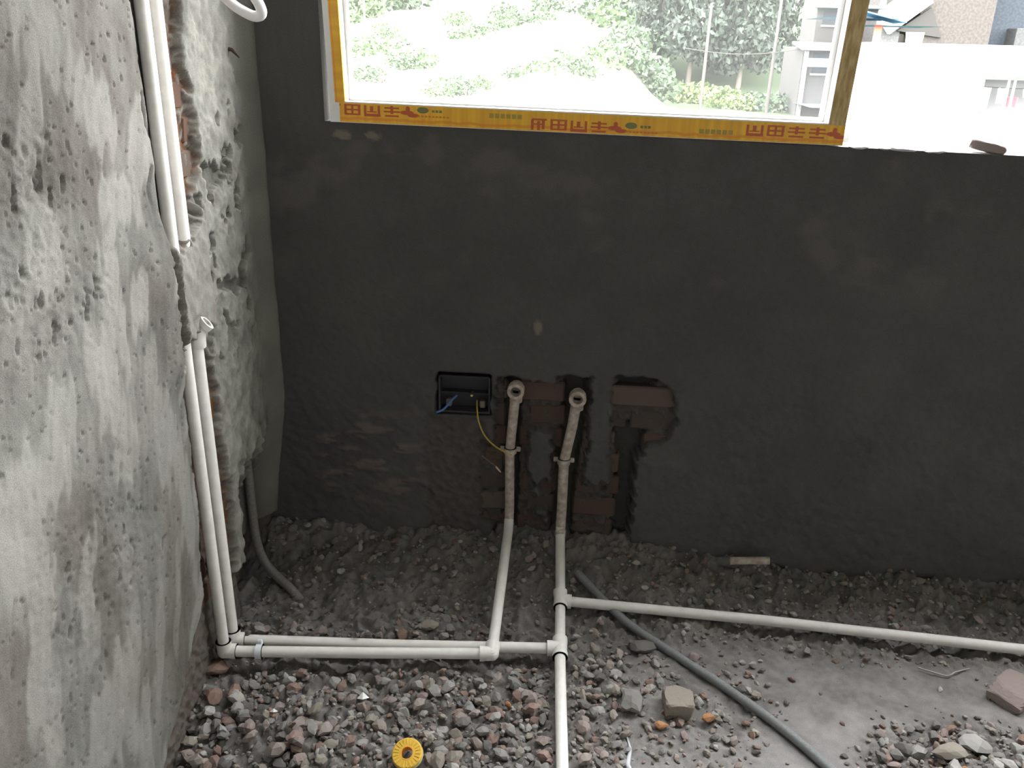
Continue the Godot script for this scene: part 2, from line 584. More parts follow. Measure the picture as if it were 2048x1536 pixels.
# ------------------------------------------------------------------ room shell
func build_room() -> void:
	chase_near = [Vector2(-0.15, 0.84), Vector2(-0.10, 0.80), Vector2(0.0, 0.735), Vector2(0.03, 0.690), Vector2(0.09, 0.615), Vector2(0.121, 0.590), Vector2(0.173, 0.535), Vector2(0.22, 0.492), Vector2(0.37, 0.478), Vector2(0.56, 0.468), Vector2(0.72, 0.460), Vector2(0.84, 0.452), Vector2(0.94, 0.446), Vector2(1.1, 0.440), Vector2(1.5, 0.430)]
	chase_far = [Vector2(-0.15, -0.1), Vector2(0.12, -0.05), Vector2(0.15, 0.33), Vector2(0.19, 0.31), Vector2(0.381, 0.305), Vector2(0.486, 0.319), Vector2(0.589, 0.313), Vector2(0.70, 0.33), Vector2(0.75, 0.37), Vector2(0.95, 0.385), Vector2(0.977, 0.355), Vector2(1.02, 0.30), Vector2(1.06, 0.278), Vector2(1.134, 0.270), Vector2(1.217, 0.287), Vector2(1.269, 0.308), Vector2(1.354, 0.285), Vector2(1.5, 0.270)]
	# pale trowel smears: height, distance from corner, half height, half width, lean, strength
	smears = [
		[1.31, 0.735, 0.10, 0.035, -0.30, 0.8], [1.19, 0.645, 0.10, 0.055, -0.45, 0.9], [1.05, 0.615, 0.05, 0.06, 0.0, 0.9],
		[1.006, 0.805, 0.05, 0.035, 0.0, 0.9], [0.94, 0.660, 0.07, 0.030, 0.1, 1.0], [0.87, 0.585, 0.06, 0.025, 0.2, 1.0],
		[0.90, 0.690, 0.10, 0.010, 0.05, 0.8], [0.79, 0.730, 0.11, 0.042, -0.10, 1.0], [0.74, 0.865, 0.10, 0.05, 0.25, 0.9],
		[0.70, 0.970, 0.09, 0.07, 0.35, 1.0], [0.63, 0.985, 0.08, 0.05, 0.3, 0.9], [0.95, 0.915, 0.04, 0.03, 0.0, 0.5],
		[0.62, 0.58, 0.16, 0.035, 0.0, 0.8], [0.45, 0.53, 0.20, 0.03, 0.0, 0.85], [0.30, 0.60, 0.13, 0.016, 0.25, 0.55],
		[0.24, 0.69, 0.15, 0.020, 0.30, 0.6], [0.28, 0.78, 0.16, 0.022, 0.30, 0.6], [0.36, 1.0, 0.10, 0.03, 0.2, 0.7], [0.40, 0.88, 0.05, 0.03, 0.3, 0.6], [0.50, 0.99, 0.14, 0.035, 0.35, 0.9]]
	var wall_mat := vmat(fine, 9.0, 0.95, 0.22)

	# left wall
	var zs := steps([-0.02, 1.16, 0.0036, 1.5, 0.03, ROOM_Z, 0.15])
	var ys := steps([-0.16, 1.50, 0.0036, 1.7, 0.03, ROOM_Y, 0.12])
	var m := M.new()
	var pts := PackedVector3Array()
	var cols := PackedColorArray()
	for z in zs:
		for y in ys:
			var r := left_wall(z, y)
			pts.append(r[0]); cols.append(r[1])
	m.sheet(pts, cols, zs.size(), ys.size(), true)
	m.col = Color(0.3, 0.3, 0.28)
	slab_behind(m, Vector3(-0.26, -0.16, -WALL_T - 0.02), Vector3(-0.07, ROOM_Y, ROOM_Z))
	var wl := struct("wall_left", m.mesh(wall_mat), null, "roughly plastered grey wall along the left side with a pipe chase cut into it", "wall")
	var rng := RandomNumberGenerator.new()
	rng.seed = 7
	var brick_mats := []
	var dusty_bricks := []                                 # greyed with mortar on the back wall
	for k in 4:
		dusty_bricks.append(mat([lin(0.125, 0.085, 0.07), lin(0.155, 0.105, 0.085), lin(0.11, 0.088, 0.078), lin(0.165, 0.13, 0.11)][k], 0.95, fine, 14.0))
	for k in 5:
		brick_mats.append(mat([lin(0.115, 0.055, 0.03), lin(0.14, 0.08, 0.055), lin(0.10, 0.06, 0.045), lin(0.15, 0.11, 0.085), lin(0.19, 0.08, 0.025)][k], 0.9, fine, 14.0))
	var brick_shapes := []
	for k in 4:
		brick_shapes.append(brick_mesh(rng, Vector3(0.115, 0.053, 0.24)))
	for row in 24:                                        # headers and stretchers seen in the chase
		var y := -0.10 + row * 0.063
		for k in 3:
			var zc := 0.245 + k * 0.125 + (0.0625 if row % 2 == 0 else 0.0)
			if zc > 0.62 or y < 0.10 or (y > 0.70 and y < 0.93):
				continue
			if y > 0.16 and (zc - 0.06 > at_table(chase_near, y) or zc + 0.06 < at_table(chase_far, y)):
				continue
			var b := put("brick", brick_shapes[rng.randi() % 4], brick_mats[rng.randi() % 5], wl, Vector3(-0.1190 + rng.randf_range(-0.004, 0.003), y + 0.03, zc))
			b.rotation = Vector3(rng.randf_range(-0.02, 0.02), PI / 2, 0)

	# back wall with the window opening
	var xs := steps([-0.12, OPEN_L, 0.005, 2.0, 0.005, OPEN_R, 0.06, ROOM_X + 0.2, 0.1])
	ys = steps([-0.16, 1.125, 0.005, OPEN_T, 0.04, ROOM_Y, 0.05])
	m = M.new()
	pts = PackedVector3Array(); cols = PackedColorArray()
	for x in xs:
		for y in ys:
			var near_sill := sm(0.9, 1.125, y) * sm(1.8, 1.3, y)
			var r := back_wall(x, y, near_sill)
			if y > 1.13 and x > 1.35:
				r[0].z *= 0.2
			pts.append(r[0]); cols.append(r[1])
	var holes := PackedByteArray()
	holes.resize(xs.size() * ys.size())
	for a in xs.size() - 1:
		for b in ys.size() - 1:
			var cx := (xs[a] + xs[a + 1]) * 0.5
			var cy := (ys[b] + ys[b + 1]) * 0.5
			holes[a * ys.size() + b] = 1 if cx > OPEN_L and cx < OPEN_R and cy > 1.125 and cy < OPEN_T else 0
	m.sheet(pts, cols, xs.size(), ys.size(), false, holes)
	m.col = Color(0.36, 0.35, 0.33)
	var zb := -WALL_T
	var sl := sill_y(OPEN_L)
	var sr := sill_y(OPEN_R)
	m.quad(Vector3(OPEN_L, sl, 0), Vector3(OPEN_R, sr, 0), Vector3(OPEN_R, sr, zb), Vector3(OPEN_L, sl, zb))             # sill
	m.quad(Vector3(OPEN_L, sl, 0), Vector3(OPEN_L, sl, zb), Vector3(OPEN_L, OPEN_T, zb), Vector3(OPEN_L, OPEN_T, 0))      # left reveal
	m.quad(Vector3(OPEN_R, sr, zb), Vector3(OPEN_R, sr, 0), Vector3(OPEN_R, OPEN_T, 0), Vector3(OPEN_R, OPEN_T, zb))
	m.quad(Vector3(OPEN_L, OPEN_T, zb), Vector3(OPEN_R, OPEN_T, zb), Vector3(OPEN_R, OPEN_T, 0), Vector3(OPEN_L, OPEN_T, 0))
	# outer face
	var xl := -0.26
	var xr := ROOM_X + 0.2
	m.quad(Vector3(xr, -0.16, zb), Vector3(xl, -0.16, zb), Vector3(xl, sl, zb), Vector3(xr, sr, zb))
	m.quad(Vector3(xr, OPEN_T, zb), Vector3(xl, OPEN_T, zb), Vector3(xl, ROOM_Y, zb), Vector3(xr, ROOM_Y, zb))
	m.quad(Vector3(OPEN_L, sl, zb), Vector3(xl, sl, zb), Vector3(xl, OPEN_T, zb), Vector3(OPEN_L, OPEN_T, zb))
	m.quad(Vector3(xr, sr, zb), Vector3(OPEN_R, sr, zb), Vector3(OPEN_R, OPEN_T, zb), Vector3(xr, OPEN_T, zb))
	var wb := struct("wall_back", m.mesh(wall_mat), null, "dark cement-rendered wall under the window with chases cut for pipes", "wall")
	var flat_bricks := []
	for k in 4:
		flat_bricks.append(brick_mesh(rng, Vector3(0.24, 0.053, 0.08)))
	for row in 10:
		var y := -0.03 + row * 0.063
		for k in 5:
			var xc := 0.03 + k * 0.25 + (0.125 if row % 2 == 0 else 0.0)
			var seen := 0.0
			var cut := 0.0
			for a in 9:
				var px := xc - 0.115 + a * 0.029
				seen += chase_mask(px, y + 0.026)
				cut += deep_mask(px, y + 0.026)
			if seen < 1.3:
				continue
			if cut < 0.6:
				var b := put("brick", flat_bricks[rng.randi() % 4], dusty_bricks[rng.randi() % 4], wb, Vector3(xc, y + 0.026, -0.0585 + rng.randf_range(-0.004, 0.004)))
				b.rotation.z = rng.randf_range(-0.012, 0.012)
			else:                                             # a brick the chase was cut through leaves its ends
				var run := -1.0
				for a in 25:
					var px := xc - 0.12 + a * 0.01
					var open := deep_mask(px, y + 0.026) > 0.4 or a == 24
					if not open and run < -0.5:
						run = px
					elif open and run > -0.5:
						if px - run > 0.025:
							var e := M.new()
							e.box(Vector3(run, y, -0.09), Vector3(px, y + 0.052, -0.018 + rng.randf_range(-0.004, 0.003)), 0.004)
							put("brick", e.mesh(), dusty_bricks[rng.randi() % 4], wb)
						run = -1.0

	# unseen sides of the room
	var plain_mat := mat(lin(0.41, 0.40, 0.385), 0.95, grain, 1.5)
	m = M.new()
	m.box(Vector3(ROOM_X, -0.16, -WALL_T), Vector3(ROOM_X + 0.2, ROOM_Y, ROOM_Z))
	struct("wall_right", m.mesh(), plain_mat, "cement wall on the right side of the room, outside the view", "wall")
	m = M.new()
	m.box(Vector3(-0.26, -0.16, ROOM_Z), Vector3(ROOM_X + 0.2, ROOM_Y, ROOM_Z + 0.2))
	struct("wall_front", m.mesh(), plain_mat, "cement wall behind the viewer, outside the view", "wall")
	m = M.new()
	m.box(Vector3(-0.26, ROOM_Y, -WALL_T), Vector3(ROOM_X + 0.2, ROOM_Y + 0.15, ROOM_Z + 0.2))
	struct("ceiling", m.mesh(), mat(lin(0.47, 0.46, 0.445), 0.95, grain, 1.5), "bare concrete ceiling slab, outside the view", "ceiling")

	# floor
	xs = steps([-0.10, 2.0, 0.0048, ROOM_X + 0.1, 0.12])
	zs = steps([-0.06, 0.92, 0.0048, 1.2, 0.03, ROOM_Z + 0.1, 0.12])
	pts = PackedVector3Array(); cols = PackedColorArray()
	for x in xs:
		for z in zs:
			var y := ground(x, z)
			var w := rubble_share(x, z)
			var s := n2.get_noise_2d(x * 8.0 + 5.0, z * 8.0)
			var q := n3.get_noise_2d(x * 40.0, z * 40.0)
			var dust := sm(0.35, 0.62, z + 0.1 * s) * (1.0 - w)
			var c := Vector3(0.225, 0.212, 0.20) * (1.0 + 0.35 * s + 0.25 * q)
			c = c.lerp(Vector3(0.33, 0.32, 0.31) * (1.0 + 0.15 * s + 0.08 * q), clampf(0.30 * (1.0 - w) + 0.7 * dust, 0, 1))
			pts.append(Vector3(x, y, z)); cols.append(col3(c))
	m = M.new()
	m.sheet(pts, cols, xs.size(), zs.size(), true)
	m.col = Color(0.2, 0.2, 0.2)
	slab_behind(m, Vector3(-0.26, -0.32, -WALL_T), Vector3(ROOM_X + 0.2, -0.16, ROOM_Z + 0.2))
	struct("floor", m.mesh(vmat(fine, 11.0, 0.97, 0.5)), null, "dirt and mortar dust floor under the window, strewn with rubble", "floor")


func slab_behind(m: M, lo: Vector3, hi: Vector3) -> void:
	m.box(lo, hi)


func brick_mesh(rng: RandomNumberGenerator, size: Vector3) -> ArrayMesh:
	var m := M.new()
	m.box(-size * 0.5, size * 0.5, 0.005)
	var j := {}
	for k in m.v.size():                                    # worn, uneven arrises
		var key := Vector3i((m.v[k] * 400.0).round())
		if not j.has(key):
			j[key] = Vector3(rng.randf_range(-1, 1), rng.randf_range(-1, 1), rng.randf_range(-1, 1)) * 0.0018
		m.v[k] += j[key]
	return m.mesh()


# ------------------------------------------------------------------ the window
func glyph_rows(im: Image, x: int, y: int, w: int, h: int, c: Color, parts: Array) -> void:
	for p in parts:                                          # strokes as fractions: x0, y0, x1, y1
		im.fill_rect(Rect2i(x + int(p[0] * w), y + int(p[1] * h), max(2, int((p[2] - p[0]) * w)), max(2, int((p[3] - p[1]) * h))), c)

func blot(im: Image, cx: int, cy: int, rx: int, ry: int, c: Color) -> void:
	for x in range(cx - rx, cx + rx):
		for y in range(cy - ry, cy + ry):
			if x >= 0 and y >= 0 and x < im.get_width() and y < im.get_height() and pow(float(x - cx) / rx, 2) + pow(float(y - cy) / ry, 2) < 1.0:
				im.set_pixel(x, y, c)

func tape_image(phase: int, long: int, printed := true) -> ImageTexture:
	var im := Image.create(long, 84, false, Image.FORMAT_RGB8)
	var y0 := Color(0.93, 0.71, 0.20)
	var red := Color(0.76, 0.36, 0.20)
	var rust := Color(0.83, 0.50, 0.14)
	var green := Color(0.48, 0.50, 0.30)
	im.fill(y0)
	for x in range(0, long, 2):                              # creases and an orange band
		var o := n2.get_noise_1d(x * 0.03) * 0.06
		im.fill_rect(Rect2i(x, 0, 2, 84), Color(y0.r + o, y0.g + o * 1.4, y0.b + o * 0.4))
		var b := int(62 + 8 * n1.get_noise_1d(x * 0.01))
		im.fill_rect(Rect2i(x, b, 2, 12), Color(0.91, 0.61 + o, 0.17))
	# the printed phrase, upside down and repeating, as it sits on the frame
	var box := [[0.0, 0.12, 0.16, 0.92], [0.84, 0.12, 1.0, 0.92], [0.0, 0.0, 1.0, 0.14], [0.0, 0.40, 1.0, 0.54], [0.05, 0.80, 0.95, 0.95], [0.43, 0.0, 0.57, 0.8]]
	var cup := [[0.0, 0.05, 0.15, 0.95], [0.85, 0.05, 1.0, 0.95], [0.0, 0.76, 1.0, 1.0], [0.38, 0.1, 0.60, 0.6], [0.2, 0.55, 0.8, 0.66]]
	var bars := [[0.05, 0.12, 0.95, 0.27], [0.0, 0.44, 1.0, 0.60], [0.08, 0.80, 0.92, 0.97], [0.42, 0.0, 0.60, 0.7]]
	var legs := [[0.1, 0.0, 1.0, 0.16], [0.05, 0.1, 0.22, 1.0], [0.42, 0.2, 0.60, 1.0], [0.70, 0.1, 0.88, 0.9], [0.2, 0.42, 0.85, 0.54]]
	var starts := [-62, 788, 1655]
	var tops := [5, 30, 12]
	for k in (3 if printed else 0):
		var x: int = starts[k] + phase
		var y: int = tops[k]
		var order: Array = [[legs, box, cup, bars], [legs, box, cup, bars], [cup, box, bars, bars]][k]
		for g in 4:
			glyph_rows(im, x + g * 82, y, 68, 50, red, order[g])
		var bx := x + 4 * 82 + 14
		blot(im, bx, y + 26, 28, 10, red); blot(im, bx + 26, y + 37, 24, 9, red); blot(im, bx + 4, y + 10, 9, 12, red)   # a bird-like mark
		blot(im, bx + 66, y + 12, 24, 14, green)
		for q in 3:
			im.fill_rect(Rect2i(bx + 104 + q * 15, y + 10, 11, 11), green)
		for q in 9:
			im.fill_rect(Rect2i(bx + 44 + q * 15, y + 36, 10, 7), rust)
		for q in 6:
			im.fill_rect(Rect2i(bx + 340 + q * 23, y + 12, 18, 20), green.lerp(y0, 0.45))
	return ImageTexture.create_from_image(im)

func bar(m: M, a: Vector3, b: Vector3, wide: Vector3, z0: float, z1: float) -> void:   # a sawn profile from a to b, width vector «wide»
	var f := Vector3(0, 0, z1)
	var r := Vector3(0, 0, z0)
	m.quad(a + f, b + f, b + wide + f, a + wide + f)
	m.quad(b + r, a + r, a + wide + r, b + wide + r)
	m.quad(a + r, b + r, b + f, a + f)
	m.quad(a + wide + f, b + wide + f, b + wide + r, a + wide + r)
	m.quad(a + f, a + wide + f, a + wide + r, a + r)
	m.quad(b + r, b + wide + r, b + wide + f, b + f)

func build_window() -> void:
	var white := mat(lin(0.80, 0.80, 0.79), 0.35)
	var root := Node3D.new()
	root.name = "window_1"
	add_child(root)
	root.set_meta("kind", "structure")
	tag(root, "white framed window with yellow protective tape still stuck on its frame", "window")
	var bl := Vector3(0.2005, 1.1245, 0)
	var br := Vector3(1.306, 1.1095, 0)
	var tl := Vector3(0.160, 2.74, 0)
	var tr := Vector3(1.352, 2.74, 0)
	var m := M.new()
	bar(m, bl, br, Vector3(0, 0.044, 0), -0.062, 0.006)
	put("bottom_rail", m.mesh(), white, root)
	m = M.new()
	bar(m, tl - Vector3(0, 0.044, 0), tr - Vector3(0, 0.044, 0), Vector3(0, 0.044, 0), -0.062, 0.006)
	put("top_rail", m.mesh(), white, root)
	m = M.new()
	bar(m, bl + Vector3(0, 0.044, 0), tl - Vector3(0, 0.044, 0), Vector3(0.034, 0, 0), -0.062, 0.006)
	put("side_stile", m.mesh(), white, root)
	m = M.new()
	bar(m, br + Vector3(-0.036, 0.044, 0), tr + Vector3(-0.036, -0.044, 0), Vector3(0.036, 0, 0), -0.062, 0.006)
	put("side_stile", m.mesh(), white, root)
	m = M.new()                                                # glazing bead all round
	bar(m, bl + Vector3(0.034, 0.044, 0), br + Vector3(-0.036, 0.044, 0), Vector3(0, 0.008, 0), -0.05, -0.034)
	bar(m, bl + Vector3(0.034, 0.052, 0), tl + Vector3(0.034, -0.044, 0), Vector3(0.008, 0, 0), -0.05, -0.034)
	bar(m, br + Vector3(-0.044, 0.052, 0), tr + Vector3(-0.044, -0.044, 0), Vector3(0.008, 0, 0), -0.05, -0.034)
	put("glazing_bead", m.mesh(), white, root)
	var glass := StandardMaterial3D.new()
	glass.transparency = BaseMaterial3D.TRANSPARENCY_ALPHA
	glass.albedo_color = Color(0.95, 0.97, 0.97, 0.05)
	glass.roughness = 0.04
	glass.backlight_enabled = true                      # building dust on it scatters the daylight
	glass.backlight = Color(0.20, 0.20, 0.20)
	m = M.new()
	bar(m, bl + Vector3(0.036, 0.046, 0), br + Vector3(-0.038, 0.046, 0), Vector3(0, 0.001, 0), -0.045, -0.040)
	m = M.new()
	var g := 0.040
	for z in [-0.041]:
		m.quad(bl + Vector3(g, g, z), br + Vector3(-g, g, z), tr + Vector3(-g, -g, z), tl + Vector3(g, -g, z))
	put("pane", m.mesh(), glass, root)
	# tape: thin film on the room side of the frame
	var tm := StandardMaterial3D.new()
	tm.albedo_texture = tape_image(0, 2040)
	tm.roughness = 0.45
	m = M.new()
	tape_strip(m, bl + Vector3(0.022, 0.001, 0.0068), br + Vector3(0, 0.001, 0.0068), Vector3(0, 0.040, 0))
	put("protective_tape", m.mesh(), tm, root).set_meta("label", "yellow protective tape printed with red characters")
	var tm2 := StandardMaterial3D.new()
	tm2.albedo_texture = tape_image(300, 2040, false)
	tm2.roughness = 0.45
	var tm3 := StandardMaterial3D.new()                        # the right-hand strip is greyer with dust
	tm3.albedo_texture = noise_tex(0.02, Color(0.62, 0.50, 0.30), Color(0.86, 0.78, 0.58), 4, 55)
	tm3.uv1_scale = Vector3(3.0, 0.3, 1.0)
	tm3.roughness = 0.6
	m = M.new()
	tape_strip(m, tl + Vector3(0.013, -0.03, 0.0068), bl + Vector3(0.013, 0.041, 0.0068), Vector3(0.021, 0, 0))
	put("protective_tape", m.mesh(), tm2, root)
	m = M.new()
	tape_strip(m, tr + Vector3(-0.035, -0.03, 0.0068), br + Vector3(-0.035, 0.041, 0.0068), Vector3(0.034, 0, 0))
	put("protective_tape", m.mesh(), tm3, root)
	m = M.new()                                                # tape wrapped round the inner edge of the left stile
	var e0 := bl + Vector3(0.0345, 0.044, 0.0068)
	var e1 := tl + Vector3(0.0345, -0.044, 0.0068)
	m.quad(e0, e0 + Vector3(0, 0, -0.012), e1 + Vector3(0, 0, -0.012), e1)
	put("protective_tape", m.mesh(), mat(Color(0.93, 0.71, 0.20), 0.45), root)
	# outer ledge
	m = M.new()
	m.box(Vector3(-0.2, 1.02, -0.42), Vector3(1.36, 1.128, -WALL_T), 0.006)
	struct("trim_1", m.mesh(), mat(lin(0.62, 0.61, 0.58), 0.9, grain, 3.0), "pale cement ledge outside the window", "ledge")

func tape_strip(m: M, a: Vector3, b: Vector3, wide: Vector3) -> void:
	var cnt := 40
	for k in cnt:
		var p := a.lerp(b, float(k) / cnt)
		var q := a.lerp(b, float(k + 1) / cnt)
		var k0 := m.v.size()
		var nn := Vector3.BACK
		var u0 := float(k) / cnt
		var u1 := float(k + 1) / cnt
		m.vert(p, nn, Vector2(u0, 1)); m.vert(q, nn, Vector2(u1, 1)); m.vert(q + wide, nn, Vector2(u1, 0)); m.vert(p + wide, nn, Vector2(u0, 0))
		m.i.append_array([k0, k0 + 2, k0 + 1, k0, k0 + 3, k0 + 2])


# ------------------------------------------------------------------ outside
func terrain(x: float, z: float) -> float:
	var d := -z
	var l: float = -5.0 + 4.37 * sm(20.0, 32.0, d) + 0.11 * max(0.0, min(d, 85.0) - 32.0) + 0.35 * max(0.0, min(d, 150.0) - 85.0)
	var r: float = -5.0 + 3.4 * sm(20.0, 34.0, d) + 0.25 * max(0.0, min(d, 150.0) - 48.0)
	var w := sm(0.03, 0.11, (x - 0.75) / max(d, 1.0))
	return lerpf(l, r, w)

func hill_band(x: float, z: float) -> float:        # distance from a terrace bank, in metres
	var s := -z - 2.4 * x + 3.0 * n1.get_noise_2d(x * 0.05, z * 0.05)
	return absf(fposmod(s - 60.0 + 11.5, 23.0) - 11.5)

func leaf_clump(rng: RandomNumberGenerator, cnt: int, size: Vector3, leaf: float, center := Vector3.ZERO, m: M = null) -> M:
	if m == null:
		m = M.new()
	for k in cnt:
		var d := Vector3(rng.randfn(), rng.randfn(), rng.randfn()).normalized()
		var p := center + d * size * pow(rng.randf(), 0.4)
		var u := Vector3(rng.randf_range(-1, 1), rng.randf_range(-1, 1), rng.randf_range(-1, 1)).normalized()
		var w := u.cross(Vector3(rng.randf_range(-1, 1), rng.randf_range(-1, 1), rng.randf_range(-1, 1))).normalized()
		var l := leaf * rng.randf_range(0.6, 1.3)
		m.col = Color(1, 1, 1) * rng.randf_range(0.7, 1.2)
		m.quad(p - u * l - w * l * 0.1, p - w * l * 0.55, p + u * l, p + w * l * 0.55)
	return m

func house_box(m: M, x0: float, x1: float, y0: float, y1: float, z0: float, z1: float) -> void:
	m.box(Vector3(x0, y0, z0), Vector3(x1, y1, z1), 0.02)

func build_outside() -> void:
	var rng := RandomNumberGenerator.new()
	rng.seed = 99
	var xs := steps([-60.0, -24.0, 3.0, 16.0, 0.7, 60.0, 3.0])
	var ds := steps([1.5, 20.0, 2.0, 90.0, 0.6, 150.0, 4.0])
	var pts := PackedVector3Array()
	var cols := PackedColorArray()
	for x in xs:
		for d in ds:
			var y := terrain(x, -d) + 0.25 * n1.get_noise_2d(x * 0.2, d * 0.2)
			var b := hill_band(x, -d)
			var w := sm(0.03, 0.11, (x - 0.75) / max(d, 1.0))
			var bank := sm(4.6, 2.4, b + 1.6 * n2.get_noise_2d(x * 0.5, d * 0.5)) * (1.0 - w)
			y += 0.5 * sm(4.0, 1.0, b) * (1.0 - w) * sm(28.0, 32.0, d)
			var soil := Vector3(0.36, 0.34, 0.28) * (1.0 + 0.25 * n2.get_noise_2d(x * 0.8, d * 0.8))
			var grass := Vector3(0.115, 0.16, 0.085).lerp(Vector3(0.17, 0.15, 0.11), sm(-0.1, 0.35, n1.get_noise_2d(x * 0.3 + 9.0, d * 0.3)))
			var c := soil.lerp(grass, clampf(bank + 0.55 * sm(0.15, 0.4, n2.get_noise_2d(x * 0.35 + 50.0, d * 0.35)), 0, 1))
			c = c.lerp(Vector3(0.06, 0.085, 0.05), max(w, sm(60.0, 74.0, d) * sm(-0.01, 0.05, x / d)))
			pts.append(Vector3(x, y, -d)); cols.append(col3(c))
	var m := M.new()
	m.sheet(pts, cols, xs.size(), ds.size(), false)
	struct("hillside", m.mesh(vmat(grain, 0.4, 1.0)), null, "pale terraced hillside seen through the window", "hillside")

	# shrubs along the terrace banks
	var shrub_mats := [mat(lin(0.10, 0.15, 0.075), 0.8), mat(lin(0.085, 0.12, 0.075), 0.8), mat(lin(0.15, 0.20, 0.08), 0.8)]
	for sm_ in shrub_mats:
		sm_.vertex_color_use_as_albedo = true
		sm_.backlight_enabled = true
		sm_.backlight = Color(0.25, 0.3, 0.15)
	var shrub_shapes := []
	for k in 4:
		shrub_shapes.append(leaf_clump(rng, 420, Vector3(1.0, 0.62, 1.0), 0.12, Vector3(0, 0.42, 0)).mesh())
	var spots := [[-15.8, -62.2, 2.6, 1], [-15.0, -64.5, 2.4, 1], [-14.0, -67.0, 2.6, 1], [-13.0, -69.5, 2.2, 1], [-16.6, -60.0, 2.2, 1], [-14.4, -60.5, 1.6, 0], [-13.8, -54.2, 1.2, 0],
		[-5.0, -48.3, 1.1, 1], [-4.3, -52.2, 1.2, 0], [-3.3, -55.1, 1.3, 1], [-2.2, -57.5, 1.2, 0], [-5.8, -46.5, 1.0, 0],
		[-10.2, -42.0, 1.0, 0], [-8.7, -39.7, 1.1, 0], [-8.1, -41.5, 1.0, 1], [-6.6, -38.5, 0.9, 0], [-8.0, -34.7, 0.7, 1], [-9.5, -37.1, 0.8, 0], [-7.4, -37.8, 0.8, 1],
		[-1.0, -34.6, 1.0, 0], [-0.3, -37.4, 1.1, 0], [0.6, -36.3, 1.0, 1], [1.5, -39.2, 1.2, 0], [2.5, -41.8, 1.3, 1], [3.3, -42.5, 1.3, 1], [-2.0, -35.5, 0.7, 1],
		[-4.6, -31.4, 0.7, 0], [-3.9, -32.3, 0.7, 1], [-3.3, -33.6, 0.6, 0],
		[6.1, -46.0, 1.1, 2], [7.0, -46.5, 1.2, 2], [7.9, -44.4, 1.1, 2], [8.5, -42.8, 0.9, 2], [4.4, -43.1, 1.2, 1], [10.0, -41.8, 1.0, 1], [5.0, -47.0, 1.2, 0], [9.3, -43.5, 0.9, 1],
		[3.0, -48.9, 1.5, 1], [4.5, -52.0, 1.9, 1], [2.6, -56.7, 1.8, 0], [1.0, -61.0, 1.7, 1], [-2.0, -68.0, 1.5, 1], [-4.8, -61.4, 1.2, 1], [4.3, -47.0, 1.4, 1], [-10.5, -49.0, 0.9, 0], [-7.5, -57.0, 1.0, 0]]
	var places := ["beside the trees on the hill", "on the terrace bank"]
	for s in spots:
		var o := put("shrub", shrub_shapes[rng.randi() % 4], shrub_mats[s[3]], self, Vector3(s[0], terrain(s[0], s[1]) - 0.1, s[1]))
		o.scale = Vector3.ONE * s[2]
		o.rotation.y = rng.randf() * TAU
		if s[3] == 2:
			tag(o, "light green leafy shrub at the foot of the dark trees outside", "shrub", "light green shrubs below the trees")
		elif s[0] < -12.0:
			tag(o, "grey-green bush at the upper left of the hillside", "shrub", "bushes at the upper left of the hill")
		elif s[0] < -5.9:
			tag(o, "small green shrub on the terraces at the left of the window view", "shrub", "shrubs on the left terraces")
		elif s[0] < 2.0:
			if s[1] > -38.0:
				tag(o, "green shrub on the nearest terrace in the middle of the window view", "shrub", "shrubs on the nearest middle terrace")
			elif s[1] > -53.0:
				tag(o, "green shrub half way up the terraces in the middle of the window", "shrub", "shrubs half way up the middle terraces")
			else:
				tag(o, "small green shrub high on the terraces near the window centre", "shrub", "shrubs high on the middle terraces")
		else:
			tag(o, "dull green shrub growing under the dark trees outside", "shrub", "shrubs under the trees")

	# dark trees
	var bark := mat(lin(0.20, 0.18, 0.15), 0.9, grain, 2.0)
	var leafm := mat(lin(0.062, 0.080, 0.062), 0.8)
	leafm.vertex_color_use_as_albedo = true
	leafm.backlight_enabled = true
	leafm.backlight = Color(0.12, 0.15, 0.1)
	var trees := [[5.2, -53.0, 7.5], [6.8, -51.0, 8.5], [8.2, -54.0, 8.0], [9.6, -50.5, 8.0], [11.0, -54.0, 8.5], [4.2, -60.0, 7.0], [7.4, -60.0, 9.5], [10.2, -60.0, 10.0], [12.8, -58.0, 9.5], [3.2, -66.0, 7.5], [6.0, -68.0, 9.0]]
	var crowns := []
	for k in 3:
		var cm := M.new()
		for q in 9:
			leaf_clump(rng, 300, Vector3(0.20, 0.13, 0.20), 0.028, Vector3(rng.randf_range(-0.17, 0.17), rng.randf_range(0.14, 0.86), rng.randf_range(-0.17, 0.17)), cm)
		leaf_clump(rng, 500, Vector3(0.24, 0.35, 0.24), 0.028, Vector3(0, 0.5, 0), cm)
		crowns.append(cm.mesh())
	for k in trees.size():
		var s: Array = trees[k]
		var front := k < 5
		var o := thing("tree", "dark leafy tree in the front row of the grove outside" if front else "dark leafy tree in the back row of the grove outside", "tree", Vector3(s[0], terrain(s[0], s[1]) - 0.1, s[1]), "front row trees of the grove" if front else "back row trees of the grove")
		var tr := M.new()
		tr.tube([Vector3(0, 0, 0), Vector3(0.1, s[2] * 0.3, 0), Vector3(-0.05, s[2] * 0.6, 0.1), Vector3(0, s[2] * 0.9, 0)], [0.16, 0.12, 0.08, 0.03], 8)
		put("trunk", tr.mesh(), bark, o)
		var cr := put("crown", crowns[k % 3], leafm, o)
		cr.scale = Vector3(s[2] * 0.8, s[2], s[2] * 0.8)
		cr.rotation.y = k * 1.3
	# poles and wires in front of the trees
	var pole_mat := mat(lin(0.105, 0.098, 0.09), 0.9, grain, 2.0)
	var tops := []
